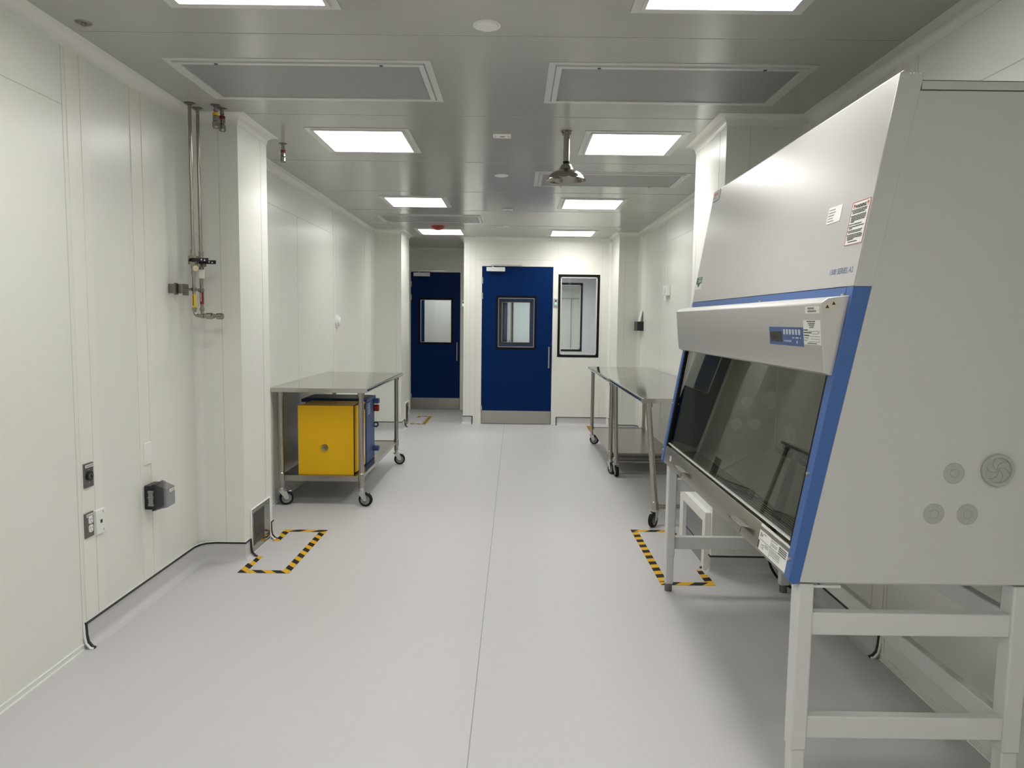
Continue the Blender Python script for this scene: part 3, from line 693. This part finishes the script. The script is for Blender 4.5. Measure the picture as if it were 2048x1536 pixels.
# ------------------------------------------------------------------ floor tape
def tape(label, x0, x1, y0, y1, w, gap, side, mat='hazL', z=.0012):
    r = thing('hazard_tape', label, 'floor tape', (x0, y0, 0), 'black and yellow floor tape outlines')
    xa = x0 if side < 0 else x1 - w      # gapped side next to the wall
    xb = x1 - w if side < 0 else x0
    def strip(a, c, d, e, m, zz=z): MB().box(a, c, d, e, .0002, zz).build('tape_strip', m, r)
    strip(xb, xb + w, y0, y1, mat)
    strip(x0, x1, y0, y0 + w, 'hazL' if mat == 'hazL' else 'hazR2', z + .0003); strip(x0, x1, y1 - w, y1, 'hazR2', z + .0003)
    strip(xa, xa + w, y0, gap[0], mat, z - .0004); strip(xa, xa + w, gap[1], y1, mat, z - .0004)
M['hazR2'] = hazard_mat('hazard_diagonal_cross', 1, -1, .16)
tape('black and yellow tape outline on the floor by the left pillar grille', -1.62, -1.315, 4.148, 5.035, .048, (4.446, 4.765), -1)
tape('black and yellow tape outline on the floor by the right pillar, under the wheeled table', .857, 1.172, 4.045, 5.15, .048, (4.31, 4.92), 1, 'hazR')
tape('small black and yellow tape outline on the floor before the recessed door', -1.50, -1.28, 10.34, 11.24, .05, (10.45, 11.05), -1)
r = thing('hazard_tape', 'short run of black and yellow tape on the floor behind the far steel table', 'floor tape', (1.045, 9.68, 0), 'black and yellow floor tape outlines')
MB().box(1.045, 1.097, 9.60, 10.40, .0002, .0012).build('tape_strip', 'hazR', r); MB().box(1.045, 1.33, 9.60, 9.65, .0002, .0015).build('tape_strip', 'hazR2', r)

# ------------------------------------------------------------------ wheeled steel tables
def caster(root, x, y, ang, brake=True):
    d = Vector((math.cos(ang), math.sin(ang), 0)); n = Vector((-d.y, d.x, 0)); W = Vector((x, y, 0)) + d * .034
    b = MB(); b.cyl((x, y, .122), (x, y, .16), .017, 16); b.cyl((x, y, .112), (x, y, .126), .031, 20)
    for s in (-1, 1):
        o = n * (s * .0215)
        P = [Vector((x, y, .116)) - d * .026, Vector((x, y, .116)) + d * .034, W + d * .014 + Vector((0, 0, .066)), W + d * .012 + Vector((0, 0, .047)), W - d * .012 + Vector((0, 0, .047))]
        vs = [p + o - n * .0015 for p in P] + [p + o + n * .0015 for p in P]; k = len(P)
        b.add(vs, [tuple(range(k)), tuple(range(2 * k - 1, k - 1, -1))] + [(i, (i + 1) % k, k + (i + 1) % k, k + i) for i in range(k)])
    b.cyl(W - n * .026 + Vector((0, 0, .056)), W + n * .026 + Vector((0, 0, .056)), .006, 10)
    f = b.build('caster', 'zinc', root)
    b = MB(); c = W + Vector((0, 0, .056))
    b.lathe(c, [(.039, -.015), (.051, -.016), (.056, -.010), (.056, .010), (.051, .016), (.039, .015)], axis=n, seg=28)
    b.lathe(c, [(.0, -.010), (.012, -.012), (.032, -.008), (.039, -.014), (.039, .014), (.032, .008), (.012, .012), (0, .010)], axis=n, seg=28, mi=1)
    b.build('wheel', ['rubber', 'greyhub'], f)
    if brake:
        b = MB(); q = c + d * .018 + Vector((0, 0, .05)); b.tube([q, q + d * .022 + Vector((0, 0, .006))], .006, 8); b.tube([c - d * .055 + Vector((0, 0, -.018)), c - d * .02 + n * .02], .005, 8); b.build('brake_lever', 'zinc', f)
def table(label, x0, x1, y0, y1, zt, edge, shelf, leans, angs, low_bars=False):
    r = thing('steel_table', label, 'table', ((x0 + x1) / 2, (y0 + y1) / 2, 0), 'wheeled stainless steel tables')
    th = .034; R = .017
    if edge > 0:
        prof = [(x0, zt - th), (x0, zt), (x1 - R, zt)] + [(x1 - R + R * math.sin(t), zt - R + R * math.cos(t)) for t in [PI * i / 10 for i in range(1, 10)]] + [(x1 - R, zt - th)]
    else:
        prof = [(x1, zt - th), (x1, zt), (x0 + R, zt)] + [(x0 + R - R * math.sin(t), zt - R + R * math.cos(t)) for t in [PI * i / 10 for i in range(1, 10)]] + [(x0 + R, zt - th)]
    MB().prism(prof, 'y', y0, y1).build('tabletop', 'steeltop', r, bevel=.0015)
    ins = .058; pts = [(x0 + ins, y0 + ins), (x1 - ins - .005, y0 + ins), (x0 + ins, y1 - ins), (x1 - ins - .005, y1 - ins)]
    if edge < 0: pts = [(x0 + ins + .005, y0 + ins), (x1 - ins, y0 + ins), (x0 + ins + .005, y1 - ins), (x1 - ins, y1 - ins)]
    feet = []
    for (x, y), (lx, ly), a in zip(pts, leans, angs):
        z0 = .148; X = lambda z: (x + lx * (zt - z) / zt, y + ly * (zt - z) / zt)
        b = MB(); a0 = X(z0); b.cyl((*a0, z0), (x, y, zt - th), .0215, 20)
        b.cyl((*X(zt - th - .035), zt - th - .035), (*X(zt - th), zt - th), .027, 20, .028)
        zs = shelf if shelf else .165
        b.cyl((*X(zs - .045), zs - .045), (*X(zs + .018), zs + .018), .0262, 20); b.cyl((*X(zs + .018), zs + .018), (*X(zs + .024), zs + .024), .0262, 20, .0215)
        b.build('leg', 'steel', r); feet.append(X(.14)); caster(r, *X(.14), a)
    if shelf:
        xa, xb = pts[0][0], pts[1][0]; ya, yb = pts[0][1], pts[2][1]; z = shelf
        b = MB(); b.box(xa, xb, ya, yb, z - .002, z)
        b.box(xa, xb, ya - .004, ya, z - .046, z); b.box(xa, xb, yb, yb + .004, z - .03, z + .004); b.box(xa - .004, xa, ya, yb, z - .03, z); b.box(xb, xb + .004, ya, yb, z - .03, z)
        b.build('shelf', 'steel', r)
    if low_bars:
        P = [Vector((f[0], f[1], .14)) for f in feet]; h = Vector((0, 0, .005))
        for a, c in ((0, 1), (2, 3)):
            MB().cyl(P[a] + h, P[c] + h, .0165, 16).build('stretcher', 'steel', r)
        MB().cyl(P[1] + h, P[3] + h, .0165, 16).build('stretcher', 'steel', r)
    return r
Z4 = [(0, 0)] * 4
table('long steel table on wheels against the left wall with boxes on its shelf', -1.917, -1.155, 5.66, 7.48, .953, 1, .245, Z4, [.5, -.15, -.6, .2])
table('far steel table on wheels with a lower shelf by the right wall', .90, 1.655, 7.065, 8.91, .953, -1, .205, Z4, [-1.2, -.8, -.5, .5])
table('near steel table with leaning legs on wheels between cabinet and far table', .918, 1.65, 5.215, 7.055, .953, -1, None, [(.085, -.02), (.02, 0), (.026, 0), (.015, 0)], [-2.2, -1.6, -1.5, 2.], True)

# ------------------------------------------------------------------ boxes on the left table's shelf
zs = .2455
r = thing('safety_cabinet', 'yellow metal safety cabinet on the lower shelf of the left table', 'cabinet', (-1.51, 5.95, zs))
b = MB(); b.box(-1.733, -1.305, 5.752, 6.15, zs, .800); b.box(-1.733, -1.287, 5.75, 5.752, zs, .805); b.box(-1.733, -1.305, 5.752, 5.76, .80, .805); b.build('body', 'yellow', r, bevel=.003)
MB().box(-1.305, -1.292, 5.752, 6.14, zs + .008, .799).build('door_gap_strip', 'gasket', r)  # black strip put in as the dark gap between door and body
d = MB().box(-1.292, -1.274, 5.80, 6.14, zs + .012, .798).build('door', 'yellow', r, bevel=.004)
MB().box(-1.274, -1.2725, 5.95, 6.10, zs + .10, .62).build('door_label', 'paper', d)
MB().box(-1.274, -1.262, 6.10, 6.125, .735, .785).build('latch_handle', 'black', d, bevel=.003)
b = MB(); b.lathe((-1.518, 5.75, .467), [(.040, 0), (.040, .004), (.030, .006), (.030, .0)], axis=(0, -1, 0), seg=8); v = b.build('vent_flange', 'yellow', r)
b = MB(); b.lathe((-1.518, 5.75, .467), [(0, .006), (.022, .006), (.027, .009), (.029, .009), (.029, .001)], axis=(0, -1, 0), seg=28); b.build('vent_cap', 'brass', v)
r = thing('insulated_box', 'dark blue plastic transport box behind the yellow cabinet on the shelf', 'box', (-1.53, 6.37, zs))
b = MB(); b.box(-1.80, -1.272, 6.19, 6.545, zs, .782); b.build('body', 'bluebox', r, bevel=.008)
MB().box(-1.268, -1.267, 6.19, 6.54, zs + .09, zs + .096).build('seam_rib', 'darklid', r)
l = MB().box(-1.83, -1.262, 6.17, 6.56, .784, .812).build('lid', 'bluebox', r, bevel=.006)
MB().box(-1.805, -1.30, 6.19, 6.54, .811, .816).build('lid_recess', 'darklid', l, bevel=.002)
for z in (.765, .335): MB().box(-1.275, -1.222, 6.47, 6.535, z - .022, z + .022).build('latch', 'bluebox', r, bevel=.006)
MB().box(-1.272, -1.225, 6.50, 6.538, .670, .730).build('latch_tab', 'red', r, bevel=.008)
MB().tube([(-1.255 + .020 * math.cos(t), 6.52, .548 + .020 * math.sin(t)) for t in [2 * PI * i / 16 for i in range(17)]], .007, 8).build('ring_handle', 'darklid', r)
b = MB(); Fx = frame((-1.2715, 0, 0), (0, 0, -1), (0, 1, 0))
for v0 in (6.25, 6.285, 6.32): bars(b, Fx, -.77, -.67, v0, .012, .0006, 0, .02)
b.build('moulded_lettering', 'warmwhite', r)

# ------------------------------------------------------------------ biosafety cabinet
Y0c, Y1c = 2.10, 4.0
def fx(z): return .824 + .1667 * (z - .735)
cab = thing('biosafety_cabinet', 'large grey and blue biosafety cabinet with glass sash on a white stand', 'lab cabinet', (1.2, 3.05, 0))
XB = 1.60
for nm, (a, c) in (('side_panel', (Y0c, Y0c + .05)), ('side_panel', (Y1c - .05, Y1c))):
    b = MB(); b.prism([(.856, .735), (1.0225, 1.61), (1.127, 2.160), (XB, 2.160), (XB, .735)], 'y', a, c)
    b.build(nm, 'cabgrey', cab, bevel=.002)
for (a, c) in ((Y0c, Y0c + .05), (Y1c - .05, Y1c)):
    b = MB(); b.prism([(fx(1.613) + .002, 1.6125), (1.069, 2.205), (1.136, 2.205), (1.1285, 2.162), (1.0245, 1.6125)], 'y', a - (.001 if a < 3 else 0), c)
    b.build('corner_post', 'cabgrey', cab, bevel=.0015)
b = MB(); b.box(1.1325, XB, Y0c, Y1c, 2.163, 2.186); b.box(1.136, XB, Y0c + .01, Y1c - .01, 2.186, 2.191, 1); b.build('top_rail', ['cabgrey', 'gasket'], cab)
b = MB(); b.box(1.46, XB, Y0c + .05, Y1c - .05, .74, 2.16); b.build('back_plenum', 'cabgrey', cab)
b = MB(); b.prism([(fx(1.61) + .02, 1.40), (1.46, 1.40), (1.46, 2.16), (1.10, 2.16)], 'y', Y0c + .05, Y1c - .05); b.build('blower_housing', 'cabgrey', cab)
# silver front panel
b = MB(); b.prism([(fx(1.612) + .0, 1.614), (fx(2.205), 2.205), (1.080, 2.216), (1.095, 2.205), (fx(1.612) + .02, 1.614)], 'y', Y0c, Y1c)
b.build('front_panel', 'cabsilver', cab, bevel=.0015)
n_not = 7
b = MB()
for i in range(n_not): b.cyl((1.074 + i * .0095, Y0c + .001, 2.206), (1.074 + i * .0095, Y0c + .05, 2.206), .004, 10)
b.build('top_seal', 'cabgrey', cab)
# blue frame : band, two posts
b = MB(); b.prism([(fx(1.578), 1.58), (fx(1.61), 1.612), (fx(1.61) + .03, 1.612), (fx(1.578) + .03, 1.58)], 'y', Y0c + .042, Y1c - .042)
b.build('blue_band', 'cabblue', cab)
for a, c in ((Y0c - .001, Y0c + .042), (Y1c - .042, Y1c)):
    b = MB(); b.prism([(.824, .740), (fx(1.612), 1.612), (1.0232, 1.612), (.8565, .732), (.838, .728)], 'y', a, c)
    po = b.build('blue_post', 'cabblue', cab, bevel=.002)
    for z in (.80, 1.06): 
        yc = (a + c) / 2; b = MB(); b.cyl((fx(z) + .002, yc, z), (fx(z) - .008, yc, z), .005, 10); b.build('post_stud', 'zinc', po)
# inside
b = MB(); b.box(.86, 1.46, Y0c + .05, Y1c - .05, .738, .80); b.build('work_surface', 'inner', cab)
b = MB()
for i in range(9): b.box(.895 + i * .013, .901 + i * .013, Y0c + .08, Y1c - .08, .80, .8012)
b.build('front_slots', 'gasket', cab)
b = MB(); b.box(1.44, 1.46, Y0c + .05, Y1c - .05, .80, 1.40); b.box(.99, 1.44, Y1c - .055, Y1c - .05, .80, 1.40); b.build('inner_wall', 'inner', cab)
b = MB(); b.cyl((1.434, Y1c - .062, .845), (1.434, Y1c - .062, 1.40), .006, 10); b.build('corner_strip', 'edge', cab)
b = MB(); b.prism([(1.425, .80), (1.44, .80), (1.44, .845), (1.436, .845)], 'y', Y0c + .06, Y1c - .06)
for i in range(90): yy = Y0c + .08 + i * .0192; b.box(1.4235, 1.4335, yy, yy + .006, .808, .838, 1)
b.build('rear_grille', ['inner', 'gasket'], cab)
sockf = frame((1.44, 0, 0), (0, -1, 0), (0, 0, 1))
so = MB().fbox(sockf, -3.775, -3.65, .878, .965, 0, .012).build('power_socket', 'cabgrey', cab, bevel=.003)
MB().fbox(sockf, -3.755, -3.685, .89, .955, .012, .02).build('socket_cover', 'cabgrey', so, bevel=.003)
lb = MB().fbox(sockf, -3.75, -3.665, .842, .872, 0, .001).build('socket_label', 'paper', cab); b = MB()
for v in (.846, .854, .862): bars(b, sockf, -3.742, -3.675, v, .004, .0016, 0, .012)
b.build('label_print', 'greyink', lb)
# port caps: outside of the near panel and inside on the far wall
for i, (px, pz, pr) in enumerate(((1.294, 1.071, .031), (1.242, .949, .031), (1.341, .949, .031))):
    b = MB(); b.lathe((px, Y0c, pz), [(0, .003), (.011, .003)], axis=(0, -1, 0), seg=40); b.lathe((px, Y0c, pz), [(.011, .003), (.0125, .0015), (.0135, .003), (pr - .002, .003), (pr, .001), (pr, 0)], axis=(0, -1, 0), seg=40)
    b.build('port_cap', 'portgrey', cab)
    MB().lathe((px - .02, Y1c - .055, pz + .004), [(0, .003), (pr - .001, .003), (pr, 0)], axis=(0, -1, 0), seg=40).build('inner_port_cap', 'innerplate', cab)
px, pz, pr = 1.419, 1.083, .048
b = MB(); b.lathe((px, Y0c, pz), [(0, .004), (.037, .004), (.038, .010), (.046, .011), (pr, .008), (pr, 0)], axis=(0, -1, 0), seg=48); p = b.build('cable_port', 'portgrey', cab)
b = MB()
for k in range(6):
    a0 = k * PI / 3 + .45; pts = []
    for j in range(9):
        t = j / 8; rr = .002 + .034 * t; aa = a0 - 1.25 * t + .5; pts.append((px + rr * math.cos(aa), Y0c - .0045, pz + rr * math.sin(aa)))
    b.tube(pts, .0006, 5)
b.build('port_slits', 'portline', p)
MB().lathe((px - .02, Y1c - .055, pz + .006), [(0, .002), (.039, .002), (.041, .006), (.046, .006), (.048, 0)], axis=(0, -1, 0), seg=48).build('inner_port_cap', 'innerplate', cab)
# sash glass
b = MB(); b.prism([(fx(.845) + .012, .845), (fx(1.45) + .012, 1.45), (fx(1.45) + .018, 1.45), (fx(.845) + .018, .845)], 'y', Y0c + .043, Y1c - .043); b.build('sash_glass', 'tint', cab)
b = MB(); b.prism([(fx(.842) + .009, .8395), (fx(.842) + .009, .8455), (fx(.842) + .0195, .8455), (fx(.842) + .0195, .8395)], 'y', Y0c + .043, Y1c - .043); b.build('sash_edge', 'edge', cab)
for a in (Y1c - .060, Y0c + .043):
    b = MB(); b.prism([(fx(.80) + .004, .80), (fx(1.40) + .004, 1.40), (fx(1.40) + .03, 1.40), (fx(.80) + .03, .80)], 'y', a, a + .017); b.build('sash_rail', 'gasket', cab)
# front sill
b = MB(); b.prism([(fx(.738) + .004, .738), (fx(.822) + .002, .822), (fx(.830) + .006, .830), (.90, .815), (.90, .738)], 'y', Y0c + .042, Y1c - .042)
b.build('front_sill', 'steel', cab, bevel=.001)
Fs = frame((fx(.735) + .0035, 0, .735), (0, -1, 0), (.1667, 0, 1))
for u0, u1 in ((-3.60, -3.43), (-2.66, -2.51)):
    b = MB(); b.fbox(Fs, u0, u1, .046, .050, 0, .03); b.fbox(Fs, u0, u1, .024, .046, .026, .03); b.build('sill_handle', 'chrome', cab, bevel=.001)
rl = MB().fbox(Fs, -2.40, -2.145, .012, .096, 0, .0012).build('rating_label', 'paper', cab)
b = MB()
b.fbox(Fs, -2.395, -2.15, .0465, .048, .0012, .0018); b.fbox(Fs, -2.29, -2.2885, .014, .090, .0012, .0018)
for v in (.082, .076, .070, .060, .055): bars(b, Fs, -2.283, -2.235, v, .0022, .0018, 0, .006)
for v in (.088, .082, .077): bars(b, Fs, -2.225, -2.155, v, .002, .0018, 0, .006)
for v in (.040, .035, .030, .024): bars(b, Fs, -2.283, -2.20, v, .002, .0018, 0, .006)
for v in (.040, .036, .032): bars(b, Fs, -2.335, -2.30, v, .002, .0018, 0, .005)
bars(b, Fs, -2.36, -2.335, .068, .003, .0018, 0, .007); b.fbox(Fs, -2.388, -2.378, .056, .070, .0012, .0018); b.fbox(Fs, -2.374, -2.366, .058, .066, .0012, .0018)
b.build('label_print', 'greyink', rl)
MB().fbox(Fs, -2.398, -2.386, .014, .042, .0012, .0018).build('bin_symbol', 'ink', rl)
text('ce_mark', 'CE', Fs, -2.365, .022, .020, 'ink', rl, d=.0018)
sl = MB().fbox(Fs, -2.225, -2.147, .044, .076, .0012, .0022).build('overlay_sticker', 'paper', cab)
b = MB()
for v in (.068, .062, .056, .049): bars(b, Fs, -2.218, -2.155, v, .0035, .0028, 0, .009)
b.build('label_print', 'ink', sl)
ws = MB().fbox(Fs, -3.82, -3.785, .035, .060, 0, .001).build('sill_sticker', 'paper', cab); b = MB(); 
for v in (.040, .047, .053): bars(b, Fs, -3.815, -3.79, v, .003, .0016, 0, .009)
b.build('label_print', 'ink', ws)
# visor with the control display
VP = [(fx(1.352) + .006, 1.352), (fx(1.352) - .004, 1.352), (.9055, 1.360), (.902, 1.366), (.8825, 1.558), (.8835, 1.563), (.905, 1.579), (fx(1.588), 1.587), (fx(1.588) + .006, 1.586)]
b = MB(); b.prism(VP, 'y', Y0c + .012, Y1c - .004); vis = b.build('visor', 'cabsilver', cab, bevel=.003)
for yy in (2.13, 2.85, 3.92): MB().cyl((.955, yy, 1.584), (.955, yy, 1.592), .006, 10).build('visor_screw', 'zinc', vis)
Fv = frame((.902, 0, 1.366), (0, -1, 0), (-.0195, 0, .196))
def vz(z): return (z - 1.366) * 1.005
cp = MB().fbox(Fv, -2.545, -2.248, vz(1.432), vz(1.492), 0, .001).build('control_panel', 'panelblue', cab)
MB().fbox(Fv, -2.537, -2.425, vz(1.443), vz(1.477), .001, .0014).build('display_screen', 'lcd', cp)
text('display_digits', '54321', Fv, -2.520, vz(1.448), .020, 'lcdgreen', cp, sx=1.15, d=.0017)
for i in range(6):
    u = -2.412 + i * .0255; MB().fbox(Fv, u, u + .016, vz(1.468), vz(1.485), .001, .0016).build('key', 'key', cp, bevel=.0004)
b = MB()
for i in range(6): b.fbox(Fv, -2.407 + i * .011, -2.402 + i * .011, vz(1.444), vz(1.450), .001, .0015)
for u in (-2.335, -2.325, -2.308, -2.300, -2.292, -2.272): b.fbox(Fv, u, u + .006, vz(1.456), vz(1.461), .001, .0015)
b.fbox(Fv, -2.302, -2.293, vz(1.440), vz(1.449), .001, .0015); b.build('key_legends', 'key', cp)
cs = MB().fbox(Fv, -2.243, -2.117, vz(1.441), vz(1.514), 0, .001).build('certification_label', 'paper', cab)
text('certified_text', 'CERTIFIED', Fv, -2.180, vz(1.4905), .0078, 'ink', cs, sx=.95, d=.0016, align='CENTER', bold=.01)
text('date_tested_text', 'DATE TESTED', Fv, -2.240, vz(1.4585), .0058, 'ink', cs, sx=.95, d=.0016, bold=.01)
text('due_date_text', 'DUE DATE', Fv, -2.240, vz(1.4505), .0058, 'ink', cs, sx=.95, d=.0016, bold=.01)
text('fpm_text', 'FPM', Fv, -2.136, vz(1.4745), .0055, 'ink', cs, sx=.9, d=.0016, bold=.01)
b = MB()
bars(b, Fv, -2.215, -2.150, vz(1.509), .0028, .0016, 0, .008); bars(b, Fv, -2.205, -2.155, vz(1.5035), .0024, .0016, 0, .007); bars(b, Fv, -2.20, -2.160, vz(1.4985), .0024, .0016, 0, .006)
for z, u in ((1.4825, -2.208), (1.4745, -2.182), (1.4665, -2.200)): bars(b, Fv, -2.240, u, vz(z), .0036, .0016, 0, .008)
for z, u, w in ((1.481, -2.204, -2.122), (1.473, -2.178, -2.140), (1.465, -2.196, -2.122), (1.457, -2.190, -2.122), (1.4495, -2.202, -2.122)): b.fbox(Fv, u, w, vz(z), vz(z) + .0008, .001, .0016)
bars(b, Fv, -2.215, -2.145, vz(1.4435), .0022, .0016, 0, .006); b.build('label_print', 'ink', cs)
ss = MB().fbox(Fv, -2.222, -2.118, vz(1.534), vz(1.555), 0, .001).build('serial_label', 'warmwhite', cab); b = MB()
bars(b, Fv, -2.203, -2.155, vz(1.5465), .0055, .0016, 0, .007); bars(b, Fv, -2.203, -2.142, vz(1.538), .0055, .0016, 0, .007); b.build('label_print', 'greyink', ss)
Fe = frame((0, Y0c + .012, 0), (1, 0, 0), (0, 0, 1))
for cx, cz in ((.903, 1.553), (.921, 1.563)):
    b = MB(); b.cyl((cx, Y0c + .011, cz), (cx, Y0c + .012, cz), .008, 20); wsn = b.build('warning_sticker', 'cream', cab)
    b = MB(); b.prism([(cx - .0055, cz - .004), (cx + .0055, cz - .004), (cx, cz + .006)], 'y', Y0c + .0102, Y0c + .011); b.build('warning_triangle', 'ink', wsn)
# front panel signs
Fp = frame((fx(1.735) - .0002, 0, 1.735), (0, -1, 0), (.1667, 0, 1)); cz = 1 / math.cos(math.atan(.1667))
def pz_(z): return (z - 1.735) * cz
wl = MB().fbox(Fp, -2.218, -2.107, pz_(1.738), pz_(1.866), 0, .001).build('warning_sign', 'paper', cab)
b = MB(); 
for a in ((-2.217, -2.108, pz_(1.738), pz_(1.7395)), (-2.217, -2.108, pz_(1.8645), pz_(1.866)), (-2.218, -2.2165, pz_(1.738), pz_(1.866)), (-2.1085, -2.107, pz_(1.738), pz_(1.866))): b.fbox(Fp, *a, .001, .0016)
for u in (-2.209, -2.124):
    b.fbox(Fp, u, u + .009, pz_(1.852), pz_(1.859), .001, .0016); b.fbox(Fp, u + .003, u + .006, pz_(1.846), pz_(1.852), .001, .0016)
b.build('red_border', 'redink', wl)
text('warning_text', 'WARNING', Fp, -2.1625, pz_(1.8465), .0145, 'ink', wl, d=.0017, align='CENTER', bold=.035, sx=.98)
b = MB(); 
for z, u0, u1 in ((1.840, -2.213, -2.118), (1.8355, -2.208, -2.12), (1.831, -2.208, -2.128), (1.823, -2.213, -2.118), (1.8185, -2.208, -2.116), (1.814, -2.208, -2.118), (1.8095, -2.208, -2.122), (1.805, -2.208, -2.185), (1.7975, -2.213, -2.135), (1.7905, -2.213, -2.118), (1.786, -2.208, -2.19), (1.7785, -2.213, -2.12), (1.774, -2.208, -2.128), (1.7665, -2.213, -2.12), (1.762, -2.208, -2.116), (1.7575, -2.208, -2.118), (1.753, -2.208, -2.165), (1.7455, -2.198, -2.14)):
    bars(b, Fp, u0, u1, pz_(z), .0028, .0016, 0, .0075)
b.build('label_print', 'ink', wl)
il = MB().fbox(Fp, -2.389, -2.292, pz_(1.824), pz_(1.876), 0, .001).build('info_label', 'paper', cab)
b = MB()
for i, w in enumerate((.042, .048, .040, .036, .043)): bars(b, Fp, -2.382, -2.382 + w, pz_(1.8655 - i * .009), .0032, .0016, 0, .008)
b.build('label_print', 'greyink', il)
text('series_lettering', '1300 SERIES A2', Fp, -2.285, pz_(1.654), .0255, 'panelblue', cab, d=.0006, sx=.98)
tb = MB().fbox(Fp, -3.985, -3.87, pz_(2.150), pz_(2.205), 0, .004).build('maker_badge', 'ceilframe', cab, bevel=.001)
text('badge_lettering', 'Thermo', Fp, -3.976, pz_(2.178), .026, 'redink', tb, d=.0046, sx=1.0)
text('badge_sublettering', 'SCIENTIFIC', Fp, -3.976, pz_(2.160), .013, 'greyink', tb, d=.0046, sx=1.05)
gs = MB().fbox(Fp, -3.99, -3.875, pz_(1.682), pz_(1.748), 0, .001).build('green_sticker', 'paper', cab); 
gb = MB().fbox(Fp, -3.988, -3.877, pz_(1.712), pz_(1.747), .001, .0015); gb.add([Fp[0] + Fp[1] * u + Fp[2] * v + Fp[3] * .0015 for u, v in ((-3.97, pz_(1.712)), (-3.93, pz_(1.690)), (-3.90, pz_(1.712)))], [(0, 1, 2)])
gb.build('green_field', 'green', gs); b = MB()
for v in (1.738, 1.728, 1.720): bars(b, Fp, -3.95, -3.885, pz_(v), .004, .0021, 0, .016)
b.build('label_print', 'paper', gs)
# stand
sd = MB().box(.87, 1.56, Y0c + .03, Y1c - .03, .722, .735).build('stand', 'stand', cab)
LEGX = ((.857, .905), (1.500, 1.555))
for (xa, xb) in LEGX:
    for ya, yb in ((Y0c + .005, Y0c + .065), (Y1c - .065, Y1c - .005)):
        b = MB(); b.box(xa, xb, ya, yb, .205, .728); b.build('leg', 'stand', sd, bevel=.006)
        b = MB(); b.box(xa + .003, xb - .003, ya + .006, yb - .006, .045, .215); b.build('leg_extension', 'stand', sd, bevel=.004)
        b = MB(); cx, cy = (xa + xb) / 2, (ya + yb) / 2; b.cyl((cx, cy, .0), (cx, cy, .05), .021, 20); b.build('foot', 'darksteel', sd)
for ya, yb in ((Y0c + .012, Y0c + .048), (Y1c - .048, Y1c - .012)):
    for za, zb in ((.568, .638), (.242, .312)): MB().box(.903, 1.502, ya, yb, za, zb).build('side_rail', 'stand', sd, bevel=.004)
for za, zb in ((.568, .638), (.242, .312)): MB().box(1.502, 1.535, Y0c + .06, Y1c - .06, za, zb).build('rear_rail', 'stand', sd, bevel=.004)
MB().box(.905, .985, Y0c + .01, Y0c + .016, .716, .724).build('bracket_tab', 'stand', sd)
# things inside and around the cabinet
r = thing('squeegee', 'black T shaped squeegee lying inside the glass cabinet', 'cleaning tool', (1.1, 2.9, .81))
b = MB(); b.cyl((.890, 2.40, .850), (1.392, 3.525, .862), .017, 16); b.build('handle', 'rubber', r)
b = MB(); b.cyl((1.402, 3.70, .870), (1.402, 3.36, .864), .016, 14); b.cyl((1.37, 3.49, .858), (1.400, 3.535, .864), .018, 12); b.build('head', 'rubber', r)
b = MB(); b.tube(bend([(1.30, 3.86, .806), (.96, 3.35, .806), (.93, 3.05, .806), (.965, 2.92, .806), (.995, 2.80, .806), (.985, 2.62, .806), (1.06, 2.35, .806), (1.30, 2.25, .806)], .05), .0042, 8)
single(b, 'equipment_cord', 'black', 'thin black cord lying on the floor of the glass cabinet', 'cord', (1.0, 3.0, .80))
b = MB(); b.tube(bend([(1.47, 4.10, .76), (1.470, 4.10, .26), (1.483, 4.10, .162), (1.503, 4.10, .094), (1.535, 4.10, .044), (1.570, 4.10, .009), (1.594, 4.00, .009), (1.622, 3.94, .009), (1.636, 3.985, .012), (1.636, 3.99, .45)], .02, 4), .0075, 10)
single(b, 'power_cord', 'rubber', 'black power cord hanging to the floor behind the cabinet stand', 'cord', (1.58, 4.0, 0))

# ------------------------------------------------------------------ world, camera, view
w = bpy.data.worlds.new('world'); SC.world = w; w.use_nodes = True
w.node_tree.nodes['Background'].inputs['Color'].default_value = (.5, .5, .5, 1); w.node_tree.nodes['Background'].inputs['Strength'].default_value = .02
f, pitch, roll, yaw, hh = 1447.2, .0868, .0129, -.0034, 1.5
cy, sy, cp_, sp_ = math.cos(yaw), math.sin(yaw), math.cos(pitch), math.sin(pitch)
fw = Vector((sy * cp_, cy * cp_, -sp_)); rt = Vector((cy, -sy, 0)); dn = fw.cross(rt)
cr, sr = math.cos(roll), math.sin(roll); r2 = rt * cr - dn * sr; d2 = dn * cr + rt * sr
mat = Matrix(((r2.x, -d2.x, -fw.x, 0), (r2.y, -d2.y, -fw.y, 0), (r2.z, -d2.z, -fw.z, hh), (0, 0, 0, 1)))
cam = bpy.data.cameras.new('camera'); cam.sensor_width = 36; cam.sensor_fit = 'HORIZONTAL'; cam.lens = f / 2048 * 36; cam.clip_start = .05
co = bpy.data.objects.new('camera', cam); COL.objects.link(co); co.matrix_world = mat; SC.camera = co
vs = SC.view_settings; vs.view_transform = 'Standard'; vs.look = 'None'; vs.exposure = 0; vs.gamma = 1; vs.use_curve_mapping = False
